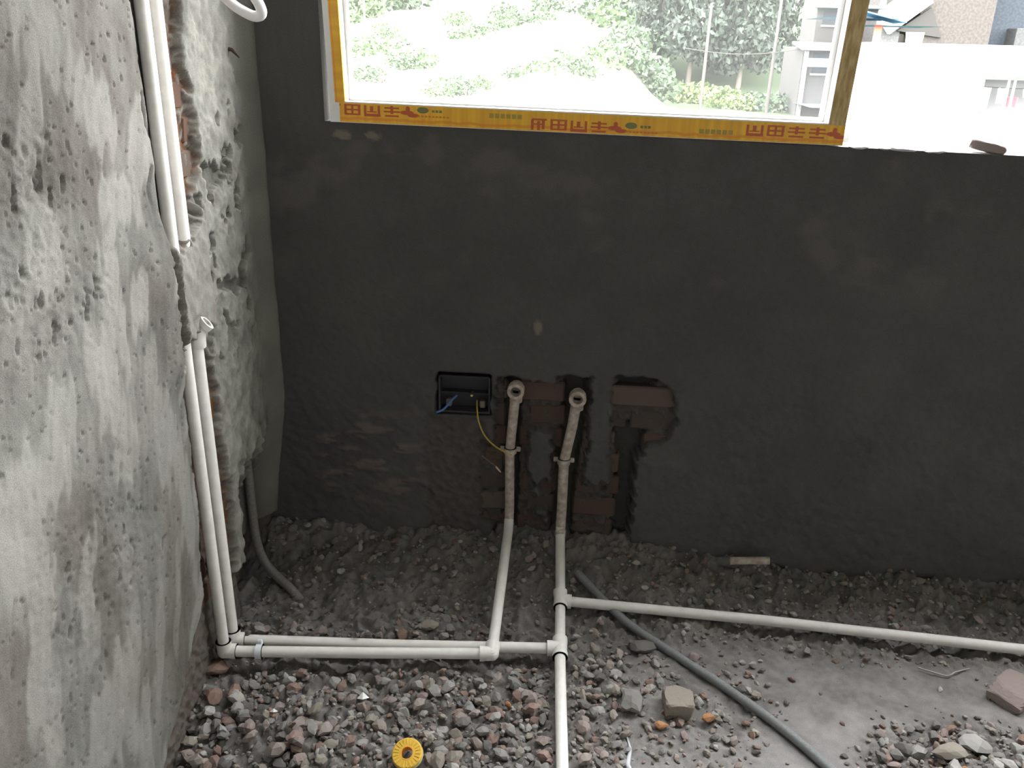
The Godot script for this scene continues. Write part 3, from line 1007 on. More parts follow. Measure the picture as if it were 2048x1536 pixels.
	for p in [[6.35, -41.0, 5.0, "thin grey pole standing before the left of the dark trees"], [9.45, -41.0, 5.6, "thin grey pole standing before the right of the dark trees"]]:
		var pm := M.new()
		var base := Vector3(p[0], terrain(p[0], p[1]) - 0.3, p[1])
		pm.tube([Vector3.ZERO, Vector3(0.05, p[2], 0)], [0.085, 0.06], 10)
		tag(put("utility_pole", pm.mesh(), pole_mat, self, base), p[3], "pole")
		tops.append(base + Vector3(0.05, p[2] * 0.62, 0.12))
	var wm := M.new()
	var wire := []
	for k in 13:
		var f := k / 12.0
		wire.append(tops[0].lerp(tops[1], f * 1.75 - 0.35) + Vector3(0, -0.25 * sin(PI * f) - 0.55 * f + 0.1, 0.1))
	wm.tube(wire, 0.016, 6)
	tag(put("overhead_wire", wm.mesh(), pole_mat), "pale wire strung across the front of the dark trees", "wire")
	wm = M.new()
	var far_pole := Vector3(-10.4, terrain(-10.4, -44.0) - 0.3, -44.0)
	wm.tube([Vector3.ZERO, Vector3(0.0, 6.0, 0)], [0.055, 0.045], 8)
	tag(put("utility_pole", wm.mesh(), mat(lin(0.12, 0.12, 0.11), 0.9), self, far_pole), "slender dark post on the terraces at the left of the window", "pole")

	# old grey house behind the right edge of the frame
	var grey := mat(lin(0.085, 0.082, 0.079), 0.95, grain, 0.6)
	var pale := mat(lin(0.30, 0.30, 0.29), 0.95, grain, 0.6)
	var dark := mat(lin(0.035, 0.04, 0.045), 0.95)
	var h := thing("old_house", "weathered grey two-storey house beside the trees, partly behind the window frame", "house", Vector3(10.3, -5.0, -40.0))
	m = M.new()
	house_box(m, 0.25, 3.9, 0.0, 6.35, -4.0, 0.0)
	put("wall", m.mesh(), grey, h)
	m = M.new()
	house_box(m, 0.9, 3.6, 6.55, 9.4, -4.0, -1.2)
	put("upper_wall", m.mesh(), grey, h)
	m = M.new()
	var slab := Transform3D(Basis(Vector3.RIGHT, 0.12), Vector3(0, 6.25, 0))
	m.box(Vector3(0.0, 0.05, -1.4), Vector3(4.1, 0.17, 0.75), 0.02, slab)
	put("eave", m.mesh(), pale, h)
	m = M.new()
	m.box(Vector3(0.7, 8.0, -1.3), Vector3(3.8, 8.12, -0.4), 0.02)
	put("balcony_slab", m.mesh(), pale, h)
	m = M.new()
	m.box(Vector3(0.28, 0.0, 0.06), Vector3(0.46, 6.2, 0.24), 0.02)
	put("pillar", m.mesh(), pale, h)
	for w in [[0.72, 1.52, 5.25, 6.12], [2.65, 3.55, 4.95, 6.0], [1.2, 1.9, 7.3, 7.9]]:
		var zf := 0.0 if w[2] < 7.0 else -1.2
		m = M.new()
		m.box(Vector3(w[0], w[2], zf - 0.05), Vector3(w[1], w[3], zf + 0.03))
		var wn := put("window", m.mesh(), dark, h)
		m = M.new()
		m.box(Vector3(w[0] - 0.06, w[2] - 0.08, zf), Vector3(w[1] + 0.06, w[2], zf + 0.10))
		put("window_ledge", m.mesh(), pale, wn)
	m = M.new()
	house_box(m, 2.7, 4.2, 3.6, 4.5, 0.02, 1.2)
	put("porch_wall", m.mesh(), pale, h)
	# tarpaulin roofs and laundry between the houses
	m = M.new()
	m.box(Vector3(-0.9, 0, -0.8), Vector3(0.9, 0.05, 0.8), 0.01, Transform3D(Basis(Vector3.BACK, -0.22), Vector3.ZERO))
	m.box(Vector3(-0.9, -0.05, -0.8), Vector3(-0.82, -3.6, -0.72))
	m.box(Vector3(0.82, -0.3, -0.8), Vector3(0.9, -3.6, -0.72))
	tag(put("canopy", m.mesh(), mat(lin(0.10, 0.20, 0.27), 0.6), self, Vector3(13.0, 2.55, -38.0)), "small blue canopy on posts above the grey house", "canopy")
	m = M.new()
	m.box(Vector3(-0.16, -0.75, -0.02), Vector3(0.16, 0.0, 0.02), 0.01)
	tag(put("hanging_cloth", m.mesh(), mat(lin(0.40, 0.15, 0.11), 0.9), self, Vector3(12.9, 2.28, -37.6)), "reddish cloth hanging under the blue canopy outside", "cloth")

	# white flat-roofed house on the right
	var plaster := mat(lin(0.78, 0.78, 0.77), 0.9, grain, 0.4)
	h = thing("white_house", "bright white flat-roofed house seen through the open gap on the right", "house", Vector3(8.75, -5.0, -24.0))
	m = M.new()
	house_box(m, 0.0, 3.1, 0.0, 6.45, -3.0, 0.0)
	house_box(m, 3.1, 9.0, 0.0, 4.50, -3.0, 0.0)
	house_box(m, 3.1, 9.0, 5.62, 6.45, -3.0, 0.0)
	house_box(m, 5.4, 9.0, 4.50, 5.62, -3.0, 0.0)
	put("wall", m.mesh(), plaster, h)
	m = M.new()
	m.box(Vector3(3.05, 4.5, -1.2), Vector3(5.45, 5.65, -1.1))
	put("window_recess", m.mesh(), mat(lin(0.26, 0.265, 0.27), 0.9), h)
	m = M.new()
	m.box(Vector3(2.9, 5.70, 0.0), Vector3(6.2, 5.80, 0.55), 0.02)
	put("window_canopy", m.mesh(), mat(lin(0.30, 0.31, 0.31), 0.9), h)
	m = M.new()
	m.box(Vector3(3.05, 4.42, -0.2), Vector3(5.45, 4.52, 0.12), 0.02)
	var led := put("window_sill", m.mesh(), plaster, h)
	m = M.new()
	for k in 2:
		m.box(Vector3(3.75 + k * 0.16, 4.5, -0.12), Vector3(3.80 + k * 0.16, 5.62, -0.06))
	put("mullion", m.mesh(), plaster, h)
	m = M.new()
	m.tube([Vector3(0.0, 0, 0), Vector3(0.0, 0.38, 0)], [0.2, 0.24], 14)
	put("roof_pot", m.mesh(), plaster, h, Vector3(1.15, 6.4, -0.5))
	m = M.new()
	m.box(Vector3(-0.02, 6.42, -3.02), Vector3(9.02, 6.50, 0.03), 0.02)
	put("parapet", m.mesh(), plaster, h)
	# washing on the line in that window
	var n := 0
	for w in [[12.05, 0.40, 0.26, 0.62, lin(0.78, 0.78, 0.78), "white garment hanging at the left in the white house window"], [12.48, 0.40, 0.22, 0.42, lin(0.75, 0.76, 0.78), "small white garment hanging beside the red cloth in the white house window"], [12.82, 0.16, 0.30, 0.26, lin(0.75, 0.12, 0.14), "red cloth hanging in the window of the white house"], [13.3, 0.40, 0.5, 0.24, lin(0.76, 0.76, 0.76), "white towel hanging at the right in the white house window"]]:
		m = M.new()
		var wd: float = w[2]
		var ht: float = w[3]
		for k in 6:
			var a := k / 6.0
			var b := (k + 1) / 6.0
			var za := 0.03 * sin(a * 9.0)
			var zb2 := 0.03 * sin(b * 9.0)
			m.quad(Vector3((a - 0.5) * wd * 0.85, -ht, za), Vector3((b - 0.5) * wd * 0.85, -ht, zb2), Vector3((b - 0.5) * wd, 0, zb2), Vector3((a - 0.5) * wd, 0, za))
			m.quad(Vector3((b - 0.5) * wd * 0.85, -ht, zb2 - 0.02), Vector3((a - 0.5) * wd * 0.85, -ht, za - 0.02), Vector3((a - 0.5) * wd, 0, za - 0.02), Vector3((b - 0.5) * wd, 0, zb2 - 0.02))
		tag(put("hanging_laundry", m.mesh(), mat(w[4], 0.9), self, Vector3(w[0], w[1], -24.3)), w[5], "laundry", "washing in the window of the white house")
	m = M.new()
	m.tube([Vector3(11.85, 0.42, -24.3), Vector3(12.8, 0.39, -24.3), Vector3(14.1, 0.42, -24.3)], 0.012, 6)
	tag(put("clothes_line", m.mesh(), pole_mat), "clothes line stretched across the window of the white house", "line")
	# buildings behind it
	var brown := mat(lin(0.088, 0.079, 0.072), 0.95, grain, 0.3)
	h = thing("brown_house", "beige-brown house wall with a white sloping roof edge behind the white house", "house", Vector3(18.3, -4.0, -50.0))
	m = M.new()
	house_box(m, 0.5, 4.4, 0.0, 12.0, -6.0, 0.0)
	put("wall", m.mesh(), brown, h)
	m = M.new()
	m.tri(Vector3(-0.6, 6.3, 0.15), Vector3(1.8, 6.0, 0.15), Vector3(1.0, 7.5, 0.15))
	m.quad(Vector3(-0.6, 6.3, 0.15), Vector3(-0.6, 6.3, -2.0), Vector3(1.8, 6.0, -2.0), Vector3(1.8, 6.0, 0.15))
	m.quad(Vector3(-0.6, 6.3, -2.0), Vector3(-0.6, 6.3, 0.15), Vector3(1.0, 7.5, 0.15), Vector3(1.0, 7.5, -2.0))
	m.quad(Vector3(1.8, 6.0, 0.15), Vector3(1.8, 6.0, -2.0), Vector3(1.0, 7.5, -2.0), Vector3(1.0, 7.5, 0.15))
	put("gable", m.mesh(), mat(lin(0.05, 0.048, 0.045), 0.9), h)
	m = M.new()
	m.box(Vector3(-1.3, -0.1, -2.0), Vector3(1.3, 0.9, 0.4), 0.02, Transform3D(Basis(Vector3.BACK, 0.68), Vector3(-0.1, 7.0, 0)))
	put("roof_edge", m.mesh(), plaster, h)
	m = M.new()
	m.box(Vector3(-1.9, 0.0, -1.0), Vector3(-0.4, 6.5, 0.0), 0.02)
	put("side_wall", m.mesh(), mat(lin(0.12, 0.12, 0.12), 0.9, grain, 0.4), h)
	h = thing("slate_house", "blue-grey building in shade at the upper right beyond the white house", "house", Vector3(23.2, -4.0, -52.0))
	m = M.new()
	house_box(m, 0.0, 9.0, 0.0, 12.0, -5.0, 0.0)
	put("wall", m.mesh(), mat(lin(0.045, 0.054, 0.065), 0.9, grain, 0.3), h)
	m = M.new()
	m.box(Vector3(1.2, 0.0, 0.0), Vector3(9.0, 6.6, 1.2), 0.02)
	put("porch_wall", m.mesh(), mat(lin(0.085, 0.088, 0.088), 0.9, grain, 0.3), h)
	m = M.new()
	m.box(Vector3(-0.2, 11.9, -5.2), Vector3(9.2, 12.1, 0.3), 0.02)
	put("roof_slab", m.mesh(), pale, h)


# ------------------------------------------------------------------ water pipes
var pipe_white: StandardMaterial3D
var pipe_dirty: StandardMaterial3D
const PR := 0.0122

func fitting(p: Vector3, dirs: Array, r := 0.0168, reach := 0.027) -> ArrayMesh:     # elbow or tee: sockets with a rounded heart
	var m := M.new()
	for d in dirs:
		d = d.normalized()
		m.tube([p - d * 0.002, p + d * reach * 0.55, p + d * reach * 0.58, p + d * reach], [r * 0.93, r * 0.95, r, r], 20)
	var prof := []
	for k in 9:
		var a := PI * k / 8.0
		prof.append(Vector2(sin(a) * r * 0.95, -cos(a) * r * 0.95))
	m.lathe(prof, p, Vector3.UP, 20)
	return m.mesh()

func outlet(p: Vector3) -> ArrayMesh:               # a threaded elbow mouth that faces the room
	var m := M.new()
	m.lathe([Vector2(0.004, -0.018), Vector2(0.0165, -0.018), Vector2(0.0175, -0.006), Vector2(0.0205, -0.004), Vector2(0.0212, 0.018), Vector2(0.0200, 0.0205), Vector2(0.0128, 0.0205), Vector2(0.0120, 0.019), Vector2(0.0112, -0.010), Vector2(0.0, -0.010)], p, Vector3.BACK, 28)
	m.tube([p + Vector3(0, -0.012, -0.003), p + Vector3(0, -0.034, -0.004)], 0.0155, 20)
	return m.mesh()

func clip(p: Vector3, along: Vector3, r := 0.016) -> ArrayMesh:      # saddle clip with two ears
	var m := M.new()
	along = along.normalized()
	m.tube([p - along * 0.007, p + along * 0.007], r, 18)
	var side := along.cross(Vector3.BACK if absf(along.z) < 0.5 else Vector3.UP).normalized()
	var nrm := side.cross(along).normalized()
	var xf := Transform3D(Basis(side, along, nrm), p)
	m.box(Vector3(-0.026, -0.006, -0.012), Vector3(0.026, 0.006, -0.004), 0.002, xf)
	return m.mesh()

func build_pipes() -> void:
	pipe_white = mat(lin(0.80, 0.79, 0.76), 0.42, noise_tex(0.02, Color(0.93, 0.925, 0.91), Color(1, 1, 1), 4, 31), 3.0)
	pipe_dirty = mat(lin(0.72, 0.66, 0.60), 0.6, noise_tex(0.02, Color(0.62, 0.58, 0.54), Color(1, 1, 1), 5, 33), 4.0)
	var mortar := mat(lin(0.24, 0.225, 0.21), 0.95, fine, 12.0)
	var dark_band := mat(lin(0.12, 0.115, 0.11), 0.8)

	# hot run: down the left wall, along the floor (front pipe), back to the left outlet
	var hot := thing("water_pipe", "white plastic water pipe: nearer riser on left wall, front floor pipe, left outlet", "pipe", Vector3(0.024, 0.03, 0.448))
	var o := hot.position
	var e0 := Vector3(0.024, 0.030, 0.448) - o
	var e1 := Vector3(0.614, 0.030, 0.392) - o
	var w0 := Vector3(0.618, 0.128, 0.004) - o
	var w1 := Vector3(0.626, 0.505, 0.004) - o
	var m := M.new()
	m.tube([e0, Vector3(0.021, 0.7, 0.448) - o, Vector3(0.0225, 1.5, 0.448) - o, Vector3(0.024, 2.94, 0.448) - o], PR, 20)
	put("riser", m.mesh(), pipe_white, hot)
	m = M.new()
	m.tube([e0, e0.lerp(e1, 0.5) + Vector3(0, -0.001, 0), e1], PR, 20)
	put("floor_pipe", m.mesh(), pipe_white, hot)
	m = M.new()
	m.tube([e1, e1.lerp(w0, 0.55), e1.lerp(w0, 0.93), w0 + Vector3(0, 0.02, 0.006)], PR, 20)
	put("slanting_pipe", m.mesh(), pipe_white, hot)
	m = M.new()
	m.tube([w0 + Vector3(0, -0.004, 0.008), w0 + Vector3(0, 0.06, 0), Vector3(0.6145, 0.34, 0.004) - o, Vector3(0.6185, 0.40, 0.002) - o, w1], PR * 0.98, 20)
	put("wall_pipe", m.mesh(), pipe_dirty, hot)
	put("elbow", fitting(e0, [Vector3.UP, e1 - e0]), pipe_white, hot)
	put("elbow", fitting(e1, [e0 - e1, w0 - e1]), pipe_white, hot)
	put("outlet", outlet(Vector3(0.627, 0.514, 0.010) - o), pipe_dirty, hot)
	put("clip", clip(Vector3(0.616, 0.345, 0.005) - o, Vector3.UP), pipe_dirty, hot)
	put("clip", clip(Vector3(0.101, 0.030, 0.441) - o, e1 - e0, 0.0175), mat(lin(0.72, 0.76, 0.80), 0.4), hot)
	m = M.new()
	m.tube([w0 + Vector3(0, -0.012, 0.004), w0 + Vector3(0, 0.012, 0.002)], 0.0145, 16)
	put("joint_band", m.mesh(), dark_band, hot)

	# cold run: farther riser, rear floor pipe, tee, front branch, right branch and right outlet
	var cold := thing("water_pipe", "white plastic water pipe: farther riser, rear floor pipe, front and right branches, right outlet", "pipe", Vector3(0.029, 0.03, 0.408))
	o = cold.position
	e0 = Vector3(0.029, 0.030, 0.408) - o
	var t0 := Vector3(0.765, 0.022, 0.348) - o
	var t1 := Vector3(0.761, 0.034, 0.186) - o
	w0 = Vector3(0.752, 0.118, 0.004) - o
	w1 = Vector3(0.776, 0.495, 0.004) - o
	m = M.new()
	m.tube([e0, Vector3(0.026, 0.755, 0.408) - o, Vector3(0.026, 1.5, 0.408) - o, Vector3(0.029, 2.94, 0.408) - o], PR, 20)
	put("riser", m.mesh(), pipe_white, cold)
	m = M.new()
	m.tube([e0, e0.lerp(t0, 0.5) + Vector3(0, -0.003, 0), t0], PR, 20)
	put("floor_pipe", m.mesh(), pipe_white, cold)
	m = M.new()
	m.tube([t0, Vector3(0.772, 0.016, 0.52) - o, Vector3(0.782, 0.012, 0.75) - o, Vector3(0.80, 0.010, 1.4) - o, Vector3(0.83, 0.012, 3.55) - o], PR, 20)
	put("front_branch", m.mesh(), pipe_white, cold)
	m = M.new()
	m.tube([t0, t1, t1.lerp(w0, 0.6), t1.lerp(w0, 0.94), w0 + Vector3(0, 0.02, 0.006)], PR, 20)
	put("slanting_pipe", m.mesh(), pipe_white, cold)
	m = M.new()
	m.tube([t1, Vector3(1.25, 0.030, 0.203) - o, Vector3(1.833, 0.028, 0.243) - o, Vector3(2.9, 0.03, 0.32) - o], PR, 20)
	put("right_branch", m.mesh(), pipe_white, cold)
	m = M.new()
	m.tube([w0 + Vector3(0, -0.004, 0.008), w0 + Vector3(0.001, 0.06, 0.0), Vector3(0.752, 0.32, 0.004) - o, Vector3(0.768, 0.42, 0.004) - o, w1], PR * 1.04, 20)
	put("wall_pipe", m.mesh(), pipe_dirty, cold)
	put("elbow", fitting(e0, [Vector3.UP, t0 - e0]), pipe_white, cold)
	put("tee", fitting(t0, [e0 - t0, t1 - t0, Vector3(0.007, -0.006, 0.17)], 0.0175, 0.030), pipe_white, cold)
	put("tee", fitting(t1, [t0 - t1, w0 - t1, Vector3(0.49, -0.004, 0.017)], 0.0172, 0.027), pipe_white, cold)
	put("outlet", outlet(Vector3(0.777, 0.503, 0.012) - o), pipe_dirty, cold)
	put("clip", clip(Vector3(0.752, 0.323, 0.005) - o, Vector3.UP), pipe_dirty, cold)
	m = M.new()
	m.tube([w0 + Vector3(0, -0.010, 0.004), w0 + Vector3(0, 0.008, 0.002)], 0.0150, 16)
	put("joint_band", m.mesh(), pipe_dirty, cold)
	# tap elbow half way up the left wall
	var tp := Vector3(0.030, 0.758, 0.410) - o
	m = M.new()
	m.tube([tp + Vector3(0, -0.026, -0.003), tp + Vector3(0.002, -0.006, 0), tp + Vector3(0.004, 0.008, -0.003), tp + Vector3(0.013, 0.017, -0.007)], [0.0140, 0.0145, 0.0150, 0.0150], 18)
	m.lathe([Vector2(0.0150, 0.0), Vector2(0.0162, 0.001), Vector2(0.0162, 0.012), Vector2(0.011, 0.012), Vector2(0.010, 0.002), Vector2(0, 0.002)], tp + Vector3(0.011, 0.015, -0.006), Vector3(0.75, 0.65, -0.25), 22)
	put("tap_elbow", m.mesh(), pipe_white, cold)


# ------------------------------------------------------------------ fixtures and cables
func curve(pts: Array, per := 8) -> Array:
	var c := Curve3D.new()
	for k in pts.size():
		var d: Vector3 = (pts[min(k + 1, pts.size() - 1)] - pts[max(k - 1, 0)]) / 6.0
		c.add_point(pts[k], -d, d)
	var out := []
	for k in pts.size() - 1:
		for j in per:
			out.append(c.sample(k, float(j) / per))
	out.append(pts[pts.size() - 1])
	return out

func build_wall_bits() -> void:
	# back box let into the wall
	var b := thing("junction_box", "dark plastic electrical back box sunk in the back wall left of the outlets", "electrical box", Vector3(0.498, 0.487, -0.03))
	var plastic := mat(lin(0.045, 0.045, 0.05), 0.6)
	var m := M.new()
	m.box(Vector3(-0.062, -0.050, -0.014), Vector3(0.062, 0.048, -0.010))
	m.box(Vector3(-0.064, 0.044, -0.014), Vector3(0.064, 0.048, 0.026))
	m.box(Vector3(-0.064, -0.050, -0.014), Vector3(0.064, -0.046, 0.026))
	m.box(Vector3(-0.064, -0.050, -0.014), Vector3(-0.060, 0.048, 0.026))
	m.box(Vector3(0.060, -0.050, -0.014), Vector3(0.064, 0.048, 0.026))
	m.box(Vector3(-0.060, -0.004, -0.010), Vector3(0.060, -0.001, 0.012))
	put("casing", m.mesh(), plastic, b)
	m = M.new()
	m.lathe([Vector2(0, 0.006), Vector2(0.0032, 0.005), Vector2(0.0038, 0.0), Vector2(0.0038, -0.02)], Vector3(0.018, -0.004, 0.020), Vector3.BACK, 10)
	put("screw", m.mesh(), mat(lin(0.75, 0.62, 0.25), 0.3, null, 1.0, 0.9), b)
	var term := mat(lin(0.20, 0.19, 0.15), 0.6)
	for x in [-0.041, 0.044]:
		m = M.new()
		m.box(Vector3(x - 0.007, -0.041, -0.010), Vector3(x + 0.007, -0.022, 0.013), 0.002)
		put("terminal", m.mesh(), term, b)
	m = M.new()
	m.tube(curve([Vector3(0.527, 0.462, -0.028), Vector3(0.531, 0.452, 0.004), Vector3(0.537, 0.42, 0.012), Vector3(0.552, 0.385, 0.013), Vector3(0.578, 0.358, 0.014), Vector3(0.604, 0.345, 0.017), Vector3(0.622, 0.340, 0.021)]), 0.0019, 8)
	tag(put("electric_wire", m.mesh(), mat(lin(0.45, 0.34, 0.06), 0.5)), "yellow-green wire curving from the wall box to the left pipe", "wire")
	m = M.new()
	m.tube(curve([Vector3(0.475, 0.470, -0.035), Vector3(0.463, 0.462, -0.012), Vector3(0.447, 0.447, 0.004), Vector3(0.430, 0.440, 0.009)]), 0.0026, 8)
	tag(put("electric_wire", m.mesh(), mat(lin(0.10, 0.20, 0.50), 0.5)), "short blue wire end sticking out of the wall box", "wire")
	m = M.new()
	m.tube(curve([Vector3(0.545, 0.325, 0.006), Vector3(0.570, 0.308, 0.010), Vector3(0.582, 0.299, 0.012)]), 0.0016, 8)
	var wire := put("electric_wire", m.mesh(), mat(lin(0.12, 0.14, 0.16), 0.5))
	tag(wire, "loose dark wire with a bare coppery tip left of the left wall pipe", "wire")
	m = M.new()
	m.tube([Vector3(0.581, 0.300, 0.012), Vector3(0.588, 0.292, 0.013), Vector3(0.594, 0.285, 0.013)], [0.0022, 0.0026, 0.0012], 8)
	put("bare_tip", m.mesh(), mat(lin(0.75, 0.52, 0.42), 0.35, null, 1.0, 0.4), wire)

	# hose in the corner
	m = M.new()
	m.tube(curve([Vector3(-0.030, 0.42, 0.100), Vector3(-0.026, 0.30, 0.106), Vector3(-0.023, 0.205, 0.112), Vector3(-0.017, 0.122, 0.122), Vector3(0.002, 0.068, 0.138), Vector3(0.036, 0.038, 0.158), Vector3(0.085, 0.015, 0.185), Vector3(0.13, -0.02, 0.205)]), 0.011, 12)
	tag(put("conduit_hose", m.mesh(), mat(lin(0.27, 0.26, 0.24), 0.7, grain, 6.0)), "grey hose bending out of the dark left corner onto the rubble", "hose")

	# white hose loop sticking out from the left wall near the ceiling end
	m = M.new()
	m.tube(curve([Vector3(0.002, 1.455, 0.25), Vector3(0.030, 1.420, 0.25), Vector3(0.089, 1.357, 0.25), Vector3(0.125, 1.334, 0.25), Vector3(0.146, 1.330, 0.253), Vector3(0.1565, 1.339, 0.262), Vector3(0.147, 1.362, 0.268), Vector3(0.115, 1.397, 0.27), Vector3(0.062, 1.445, 0.27), Vector3(0.002, 1.495, 0.27)], 10), 0.0095, 16)
	tag(put("hose_loop", m.mesh(), mat(lin(0.82, 0.82, 0.82), 0.35)), "white bent hose loop jutting from the wall at the upper left", "hose")

	# rod on the floor
	m = M.new()
	m.tube(curve([Vector3(0.800, 0.060, 0.10), Vector3(0.918, 0.017, 0.225), Vector3(1.027, 0.013, 0.330), Vector3(1.125, 0.012, 0.424), Vector3(1.222, 0.012, 0.530), Vector3(1.296, 0.012, 0.634), Vector3(1.40, 0.012, 0.80), Vector3(1.55, 0.012, 1.10)], 6), 0.0098, 14)
	tag(put("conduit_rod", m.mesh(), mat(lin(0.23, 0.24, 0.24), 0.55, grain, 8.0)), "long grey conduit lying slantwise across the floor on the right", "conduit")

	# offcut at the foot of the back wall
	m = M.new()
	var p0 := Vector3(1.185, 0.088, 0.045)
	var p1 := Vector3(1.283, 0.096, 0.045)
	m.tube([p0, p1], 0.0098, 18, false)
	m.tube([p1, p0], 0.0072, 18, false)
	var ax := (p1 - p0).normalized()
	m.lathe([Vector2(0.0098, 0), Vector2(0.0072, 0)], p1, ax, 18)
	m.lathe([Vector2(0.0072, 0), Vector2(0.0098, 0)], p0, ax, 18)
	tag(put("pipe_offcut", m.mesh(), pipe_dirty), "short cream pipe offcut lying at the foot of the dark wall", "pipe offcut")

	# roll of thread tape
	var roll := thing("tape_roll", "yellow roll of thread-seal tape lying on the rubble at the bottom", "tape roll", Vector3(0.474, ground(0.474, 0.655) + 0.020, 0.655))
	roll.rotation = Vector3(0.42, 0, 0.08)
	var yellow := mat(lin(0.80, 0.56, 0.10), 0.5, noise_tex(0.06, Color(0.86, 0.80, 0.62), Color(1, 1, 1), 3, 77), 16.0)
	m = M.new()
	m.lathe([Vector2(0.0125, -0.007), Vector2(0.0285, -0.0075), Vector2(0.0302, -0.006), Vector2(0.0302, 0.006), Vector2(0.0285, 0.0075), Vector2(0.0135, 0.008)], Vector3.ZERO, Vector3.UP, 40)
	put("flange", m.mesh(), yellow, roll)
	m = M.new()
	m.lathe([Vector2(0.0140, 0.0085), Vector2(0.0115, 0.0085), Vector2(0.0115, -0.0085), Vector2(0.0140, -0.0085), Vector2(0.0140, 0.0085)], Vector3.ZERO, Vector3.UP, 32)
	put("hub", m.mesh(), mat(lin(0.72, 0.36, 0.05), 0.5), roll)
	m = M.new()
	m.lathe([Vector2(0.0306, -0.0045), Vector2(0.0309, -0.003), Vector2(0.0309, 0.003), Vector2(0.0306, 0.0045)], Vector3.ZERO, Vector3.UP, 40)
	put("wound_tape", m.mesh(), mat(lin(0.75, 0.66, 0.36), 0.5), roll)
	m = M.new()
	for k in 22:                                            # moulded ribs on the face
		var a := TAU * k / 22.0
		var r0 := Vector3(cos(a), 0, sin(a))
		m.box(Vector3(0.0165, 0.0076, -0.0007), Vector3(0.0272, 0.0088, 0.0007), 0.0, Transform3D(Basis(Vector3.UP, -a), Vector3.ZERO))
	put("face_rib", m.mesh(), yellow, roll)

	# splinter in the left wall
	m = M.new()
	m.tube([Vector3(-0.01, 1.275, 0.075), Vector3(0.022, 1.268, 0.080), Vector3(0.038, 1.253, 0.085)], [0.004, 0.004, 0.001], 6)
	tag(put("wood_splinter", m.mesh(), mat(lin(0.09, 0.05, 0.04), 0.8)), "small dark splinter stuck in the plaster near the upper left corner", "splinter")


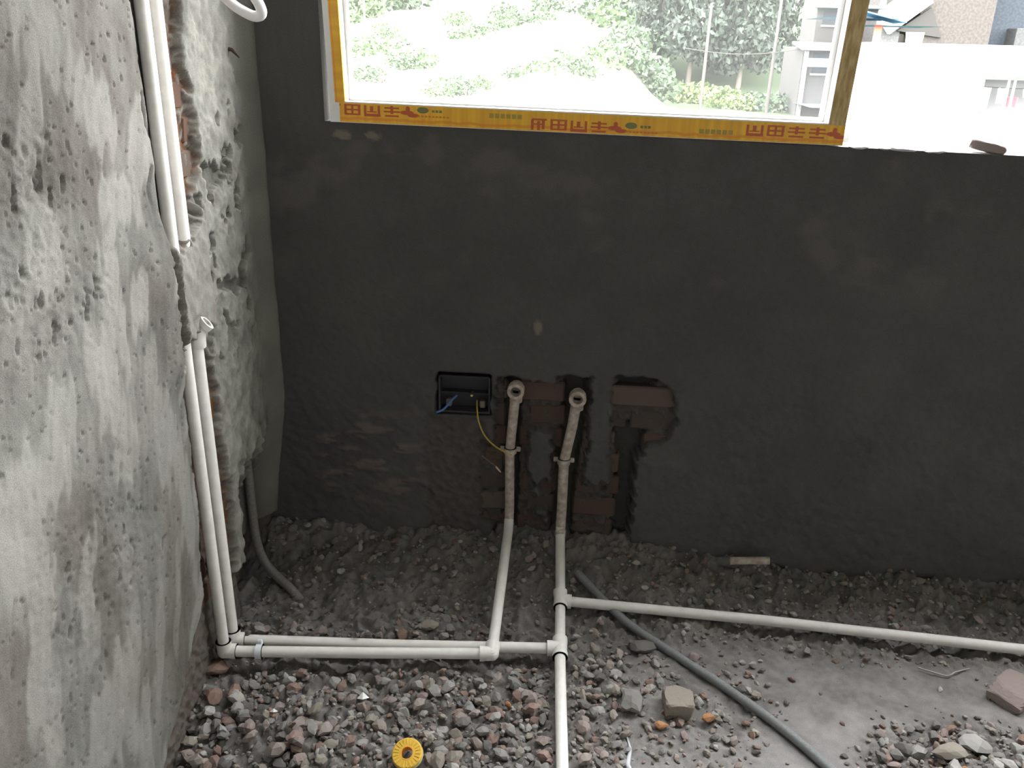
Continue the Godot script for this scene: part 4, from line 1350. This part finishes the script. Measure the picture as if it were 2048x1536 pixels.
# ------------------------------------------------------------------ rubble
func build_loose() -> void:
	var rng := RandomNumberGenerator.new()
	rng.seed = 4242
	var tones := {"grey": [0.31, 0.30, 0.285], "pale grey": [0.44, 0.43, 0.41], "tan": [0.36, 0.325, 0.28], "pinkish": [0.37, 0.305, 0.28], "brick-red": [0.31, 0.215, 0.175], "orange": [0.52, 0.27, 0.14], "dark grey": [0.19, 0.18, 0.17], "white": [0.75, 0.74, 0.72]}
	for k in tones:
		var t: Array = tones[k]
		stone_mats[k] = mat(lin(t[0], t[1], t[2]), 0.95, fine, 22.0)
		stone_mats[k].metallic_specular = 0.2
	for k in 12:
		stone_shapes.append(stone_mesh(rng, Vector3(1.0, rng.randf_range(0.4, 0.8), rng.randf_range(0.5, 0.95)), rng.randi_range(8, 13)))
	var taken := []

	# pieces that can be told apart: shape seed, tone, x, z, half size, squash, yaw, label
	var special := [
		["brick_chunk", "pinkish", 1.752, 0.372, 0.050, Vector3(1.0, 0.42, 0.72), 0.75, "flat pink brick fragment on the floor at the right edge", "brick"],
		["mortar_lump", "dark grey", 0.948, 0.318, 0.040, Vector3(1.0, 0.45, 0.85), -0.5, "flat dark grey mortar lump lying beside the grey conduit", "lump"],
		["mortar_lump", "grey", 0.918, 0.500, 0.034, Vector3(1.0, 0.62, 0.9), 0.6, "rounded grey mortar lump left of the half brick", "lump"],
		["stone", "pale grey", 0.888, 0.408, 0.020, Vector3(1.0, 0.8, 0.75), 0.4, "pale angular stone right of the white front pipe", "stone"],
		["stone", "orange", 1.080, 0.512, 0.022, Vector3(1.0, 0.65, 0.75), 0.3, "orange brick chip right of the half brick", "brick chip"],
		["stone", "orange", 0.980, 0.548, 0.018, Vector3(1.0, 0.6, 0.7), 0.1, "orange brick chip in front of the rounded grey lump", "brick chip"],
		["mortar_lump", "pinkish", 0.560, 0.553, 0.026, Vector3(1.0, 0.7, 0.8), 0.9, "pinkish mortar lump between the twin pipes and the tape roll", "lump"],
		["mortar_lump", "tan", 0.462, 0.300, 0.030, Vector3(1.0, 0.75, 0.8), 0.5, "brownish brick lump just behind the rear floor pipe", "lump"],
		["mortar_lump", "grey", 0.505, 0.300, 0.024, Vector3(0.9, 0.9, 0.8), 1.5, "upright grey lump behind the twin pipes beside the brownish one", "lump"],
		["mortar_lump", "pale grey", 0.072, 0.600, 0.032, Vector3(1.0, 0.45, 0.5), -0.75, "long pale mortar flake at the foot of the left wall", "lump"],
		["mortar_lump", "tan", 0.205, 0.640, 0.032, Vector3(1.0, 0.6, 0.75), 0.35, "light tan mortar lump in the rubble near the left wall", "lump"],
		["mortar_lump", "pale grey", 0.045, 0.700, 0.034, Vector3(1.0, 0.5, 0.7), 0.3, "pale flat lump at the bottom left corner of the rubble", "lump"],
		["mortar_lump", "dark grey", 1.455, 0.560, 0.026, Vector3(1.0, 0.5, 0.7), -0.6, "dark flat lump at the left end of the heap at lower right", "lump"],
		["mortar_lump", "pale grey", 1.600, 0.560, 0.046, Vector3(1.0, 0.35, 0.62), 0.15, "broad pale slab on top of the heap at lower right", "slab"],
		["mortar_lump", "tan", 1.530, 0.585, 0.040, Vector3(1.0, 0.4, 0.6), 0.2, "tan slab beside the broad pale slab at lower right", "slab"],
		["mortar_lump", "pale grey", 1.520, 0.640, 0.030, Vector3(1.0, 0.7, 0.8), 0.9, "rounded pale lump at the front of the heap at lower right", "lump"],
		["stone", "orange", 1.548, 0.615, 0.012, Vector3(1.0, 0.6, 0.6), 0.2, "tiny orange chip in the heap at lower right", "brick chip"],
		["mortar_lump", "grey", 1.700, 0.590, 0.040, Vector3(1.0, 0.5, 0.7), -0.3, "grey lump at the right end of the heap at lower right", "lump"],
		["stone", "orange", 0.660, 0.503, 0.014, Vector3(0.7, 0.7, 1.0), 0.2, "narrow orange chip near the elbow of the front pipe", "brick chip"],
		["stone", "tan", 0.735, 0.495, 0.030, Vector3(1.0, 0.4, 0.5), -0.8, "slanting yellowish flake beside the white front pipe", "stone"],
		["stone", "brick-red", 0.015, 0.470, 0.034, Vector3(1.0, 0.7, 0.8), 0.2, "red brick fragment at the foot of the left wall beside the pipe elbow", "brick"],
		["stone", "brick-red", 0.030, 0.545, 0.026, Vector3(1.0, 0.7, 0.8), 1.2, "reddish brick crumb below the pipe elbow at the left wall", "brick"],
		["stone", "pale grey", 1.200, 0.345, 0.013, Vector3(1.0, 0.8, 0.8), 0.2, "small pale pebble on the dust right of the grey conduit", "stone"],
		["mortar_lump", "grey", 1.295, 0.275, 0.018, Vector3(1.0, 0.6, 0.7), 0.2, "grey pebble close in front of the right pipe branch", "lump"],
		["mortar_lump", "grey", 1.335, 0.278, 0.017, Vector3(1.0, 0.6, 0.7), 0.9, "second grey pebble close in front of the right pipe branch, farther right", "lump"]]
	for s in special:
		var me := stone_mesh(rng, s[5], 11)
		var r: float = s[4]
		var y: float = ground(s[2], s[3]) + r * s[5].y * 0.78
		if s[0] == "brick_chunk":
			me = chunk_mesh(rng, Vector3(0.052, 0.017, 0.036), 5, 1.0, 1.25)
			r = 1.0
			y = ground(s[2], s[3]) + 0.014
		var o := place_stone(s[0], me, s[1], Vector3(s[2], y, s[3]), r, Vector3(rng.randf_range(-0.15, 0.15), s[6], rng.randf_range(-0.15, 0.15)))
		tag(o, s[7], s[8])
		taken.append(Vector3(s[2], s[4], s[3]))

	for s in [[0.062, 0.400, "dark crumb resting on the rear floor pipe near the left elbow"], [0.305, 0.381, "dark crumb resting on the middle of the rear floor pipe"]]:
		var o := place_stone("mortar_crumb", stone_mesh(rng, Vector3(0.9, 0.8, 0.7), 9), "dark grey", Vector3(s[0], 0.045, s[1]), 0.011, Vector3(0.3, rng.randf() * 3.0, 0.2))
		tag(o, s[2], "crumb")

	# half brick with a chipped end
	var hb := put("half_brick", chunk_mesh(rng, Vector3(0.030, 0.024, 0.028), 3, 1.15, 1.35), stone_mats["tan"], self, Vector3(1.017, ground(1.017, 0.49) + 0.019, 0.490))
	hb.rotation = Vector3(0.10, 0.06, 0.0)
	tag(hb, "squarish brown half brick with a dark shadow in front of it", "brick")
	taken.append(Vector3(1.017, 0.036, 0.49))

	# paper scraps, thread and bent wire
	var m := M.new()
	m.tri(Vector3(-0.012, 0.0, 0.004), Vector3(0.002, 0.004, 0.010), Vector3(0.0, 0.012, -0.004))
	m.tri(Vector3(0.002, 0.004, 0.010), Vector3(0.014, 0.001, 0.0), Vector3(0.0, 0.012, -0.004))
	m.tri(Vector3(-0.012, 0.0, 0.004), Vector3(0.0, 0.012, -0.004), Vector3(-0.004, 0.0, -0.010))
	m.tri(Vector3(0.014, 0.001, 0.0), Vector3(-0.004, 0.0, -0.010), Vector3(0.0, 0.012, -0.004))
	m.tri(Vector3(-0.012, 0.0, 0.004), Vector3(-0.004, 0.0, -0.010), Vector3(0.014, 0.001, 0.0))
	m.tri(Vector3(-0.012, 0.0, 0.004), Vector3(0.014, 0.001, 0.0), Vector3(0.002, 0.004, 0.010))
	var scrap_mat := mat(lin(0.82, 0.82, 0.80), 0.8)
	tag(put("paper_scrap", m.mesh(), scrap_mat, self, Vector3(0.350, ground(0.35, 0.515) + 0.010, 0.515)), "crumpled white scrap on the rubble in front of the twin pipes", "scrap")
	var sc := put("paper_scrap", m.mesh(), scrap_mat, self, Vector3(0.172, ground(0.172, 0.565) + 0.010, 0.565))
	sc.scale = Vector3(0.7, 0.5, 0.5)
	tag(sc, "tiny white scrap on the rubble nearer the left wall", "scrap")
	m = M.new()
	var path := []
	for k in 9:
		var f := k / 8.0
		var x := lerpf(0.905, 0.915, f) + 0.006 * sin(f * 7.0)
		var z := lerpf(0.57, 0.70, f)
		path.append(Vector3(x, ground(x, z) + 0.003, z))
	m.tube(path, [0.001, 0.002, 0.003, 0.0035, 0.0045, 0.005, 0.005, 0.0035, 0.002], 8)
	tag(put("plastic_shred", m.mesh(), mat(lin(0.50, 0.52, 0.56), 0.4)), "whitish plastic shred on the dust at the bottom, right of the front pipe", "shred")
	m = M.new()
	path = []
	for p in [[1.575, 0.305], [1.600, 0.318], [1.628, 0.328], [1.640, 0.326], [1.655, 0.312], [1.690, 0.300]]:
		path.append(Vector3(p[0], ground(p[0], p[1]) + 0.006 + 0.004 * absf(p[0] - 1.63) * 10.0, p[1]))
	m.tube(curve(path, 5), 0.0017, 6)
	tag(put("wire_bit", m.mesh(), mat(lin(0.34, 0.34, 0.32), 0.5)), "thin V-bent wire on the dust in front of the right pipe branch", "wire")

	# broken mortar lips and a brick chunk on the raw sill
	for s in [[1.345, 0.030, Vector3(1.0, 0.16, 0.5), "flat pale mortar lip on the sill edge right beside the frame"], [1.430, 0.034, Vector3(1.0, 0.20, 0.5), "ragged pale mortar flake on the raw sill, second from the frame"], [1.500, 0.026, Vector3(1.0, 0.25, 0.5), "small pale mortar flake on the raw sill, third from the frame"], [1.395, 0.020, Vector3(1.0, 0.25, 0.6), "tiny pale crumb on the raw sill between two mortar flakes"]]:
		var o := place_stone("mortar_flake", stone_mesh(rng, s[2], 9), "white", Vector3(s[0], sill_y(s[0]) + s[1] * s[2].y * 0.3, 0.004), s[1], Vector3(0.1, rng.randf_range(-0.3, 0.3), -0.02))
		tag(o, s[3], "mortar flake")
	var cb := put("brick_chunk", chunk_mesh(rng, Vector3(0.036, 0.011, 0.020), 4, 1.0, 1.25), stone_mats["pinkish"], self, Vector3(1.615, sill_y(1.615) + 0.014, -0.025))
	cb.rotation = Vector3(0.05, -0.25, -0.24)
	tag(cb, "brown brick chunk lying on the raw window sill at the right", "brick")

	# the rubble at large: the largest as things, the rest as one stuff object
	var names := ["grey", "grey", "pale grey", "tan", "pinkish", "dark grey", "grey", "pale grey", "tan", "grey", "pinkish", "brick-red"]
	var list := []
	var tries := 0
	while list.size() < 4200 and tries < 90000:
		tries += 1
		var x := rng.randf_range(-0.01, 1.95)
		var z := rng.randf_range(0.0, 0.86)
		var w := rubble_share(x, z)
		if z < 0.32:                                        # the bank is mostly packed dirt
			w *= 0.30
		if x < 0.76 and z > 0.42:
			w = 1.0
		elif x < 0.76 and z > 0.17 and z < 0.30 and x < 0.40:
			w *= 0.25
		if rng.randf() > w * 0.97 + 0.03:
			continue
		var r := 0.0055 + 0.020 * pow(rng.randf(), 2.7) * (0.35 + 0.65 * w)
		if not clear_of_pipes(x, z, r):
			continue
		list.append([r, x, z])
	list.sort_custom(func(a, b): return a[0] > b[0])
	var small := []
	var made := 0
	var firsts := {}
	for s in list:
		var r: float = s[0]
		var p := Vector3(s[1], r, s[2])
		var free := made < 290 and x_in_view(s[1], s[2])
		if free:
			for q in taken:
				if Vector2(q.x - p.x, q.z - p.z).length() < (q.y + r) * 0.85:
					free = false
					break
		if not free:
			small.append(s)
			continue
		taken.append(p)
		made += 1
		var tone: String = names[rng.randi() % names.size()]
		var zone := zone_of(s[1], s[2])
		var o := place_stone("rubble_stone", stone_shapes[rng.randi() % 12], tone, Vector3(s[1], ground(s[1], s[2]) + r * 0.32, s[2]), r, Vector3(rng.randf_range(-0.5, 0.5), rng.randf() * TAU, rng.randf_range(-0.5, 0.5)))
		var key := tone + zone
		if not firsts.has(key):                              # sorted by size: the first of its kind there is the largest
			firsts[key] = true
			tag(o, "largest %s rubble stone %s" % [tone, zone], "rubble stone", "%s stones %s" % [tone, zone])
		else:
			tag(o, "smaller %s rubble stone %s" % [tone, zone], "rubble stone", "%s stones %s" % [tone, zone])
	var mm := MultiMesh.new()
	mm.transform_format = MultiMesh.TRANSFORM_3D
	mm.use_colors = true
	mm.mesh = stone_mesh(rng, Vector3(1.0, 0.65, 0.8), 10, 1)
	for k in 5200:
		var x := rng.randf_range(-0.02, 1.98)
		var z := rng.randf_range(0.0, 0.9)
		if rng.randf() < rubble_share(x, z) * (0.97 if z > 0.32 else 0.45) + 0.03:
			small.append([rng.randf_range(0.0018, 0.0055), x, z])
	mm.instance_count = small.size()
	var picks := [Vector3(0.34, 0.33, 0.315), Vector3(0.46, 0.445, 0.42), Vector3(0.38, 0.345, 0.30), Vector3(0.38, 0.325, 0.30), Vector3(0.22, 0.21, 0.20), Vector3(0.33, 0.24, 0.205)]
	for k in small.size():
		var s: Array = small[k]
		var r: float = s[0]
		var bs := Basis.from_euler(Vector3(rng.randf_range(-0.6, 0.6), rng.randf() * TAU, rng.randf_range(-0.6, 0.6))).scaled(Vector3.ONE * r)
		mm.set_instance_transform(k, Transform3D(bs, Vector3(s[1], ground(s[1], s[2]) + r * 0.25, s[2])))
		var c: Vector3 = picks[rng.randi() % 6] * rng.randf_range(0.8, 1.15)
		mm.set_instance_color(k, col3(c))
	var mi := MultiMeshInstance3D.new()
	mi.name = "fine_rubble"
	mi.multimesh = mm
	var fm := mat(Color(1, 1, 1), 0.95, fine, 22.0)
	fm.vertex_color_use_as_albedo = true
	fm.metallic_specular = 0.2
	mi.material_override = fm
	add_child(mi)
	mi.set_meta("kind", "stuff")
	tag(mi, "fine crumbled mortar and brick grit scattered over the whole floor", "rubble")

func x_in_view(x: float, z: float) -> bool:
	return z < 0.80 and x > -0.02 + max(0.0, (0.3 - z)) * 0.1

func clear_of_pipes(x: float, z: float, r: float) -> bool:
	var g := r + 0.013
	if x < 0.64 and absf(z - lerpf(0.448, 0.392, x / 0.614)) < g:
		return false
	if x < 0.79 and absf(z - lerpf(0.408, 0.348, x / 0.765)) < g:
		return false
	if z > 0.34 and absf(x - (0.767 + (z - 0.35) * 0.04)) < g:
		return false
	if z < 0.40 and absf(x - 0.616) < g:
		return false
	if z < 0.36 and absf(x - 0.760) < g:
		return false
	if x > 0.75 and absf(z - lerpf(0.186, 0.243, (x - 0.76) / 1.07)) < g:
		return false
	if x > 0.80 and x < 1.45:
		var zc := lerpf(0.10, 0.634, (x - 0.80) / 0.496)
		if absf(z - zc) * 0.70 < g:
			return false
	if Vector2(x - 0.472, z - 0.68).length() < 0.03 + r:
		return false
	if x < 0.06 + r and z > 0.36 and z < 0.5:
		return false
	return x - r > -0.01

func zone_of(x: float, z: float) -> String:
	if x < 0.76:
		if z > 0.44:
			if x < 0.25:
				return "near the foot of the left wall"
			if x > 0.55:
				return "between the front pipe elbow and the front branch" if z < 0.58 else "at the bottom between tape roll and front pipe"
			return "just in front of the twin pipes" if z < 0.56 else "at the bottom left of the tape roll"
		if z < 0.17:
			return "on the bank below the electrical box" if x < 0.5 else "on the bank around the two outlet pipes"
		return "in the hollow behind the twin pipes"
	if z < 0.17:
		if x > 1.45:
			return "on the dark right-edge bank behind the branch pipe"
		return "on the dark bank around the cream pipe offcut" if x > 1.08 else "on the dark bank between outlet pipe and conduit end"
	if x > 1.35 and z > 0.46:
		return "in the heap at the lower right"
	if x < 1.0 or (x - 0.92) < (z - 0.22) * 0.95:
		return "between the pipe tee and the grey conduit" if z < 0.42 else "around the half brick right of the front pipe"
	return "on the dust right of the grey conduit"

func chunk_mesh(rng: RandomNumberGenerator, half: Vector3, knocks := 5, lo := 0.92, hi := 1.15) -> ArrayMesh:      # a broken brick: flat faces, knocked corners
	var ico := icosphere(3)
	var pts := []
	var cuts := []
	for k in knocks:
		cuts.append([Vector3(rng.randf_range(-1, 1), rng.randf_range(-0.6, 1), rng.randf_range(-1, 1)).normalized(), rng.randf_range(lo, hi)])
	for d in ico[0]:
		var b: float = 1.0 / max(absf(d.x), max(absf(d.y), absf(d.z)))
		var r: float = min(b, 1.62)
		for c in cuts:
			var q: float = d.dot(c[0])
			if q > 0.1:
				r = min(r, c[1] / q)
		pts.append(d * r * half * rng.randf_range(0.99, 1.01))
	var m := M.new()
	for f in ico[1]:
		m.tri(pts[f[0]], pts[f[1]], pts[f[2]])
	return m.mesh()
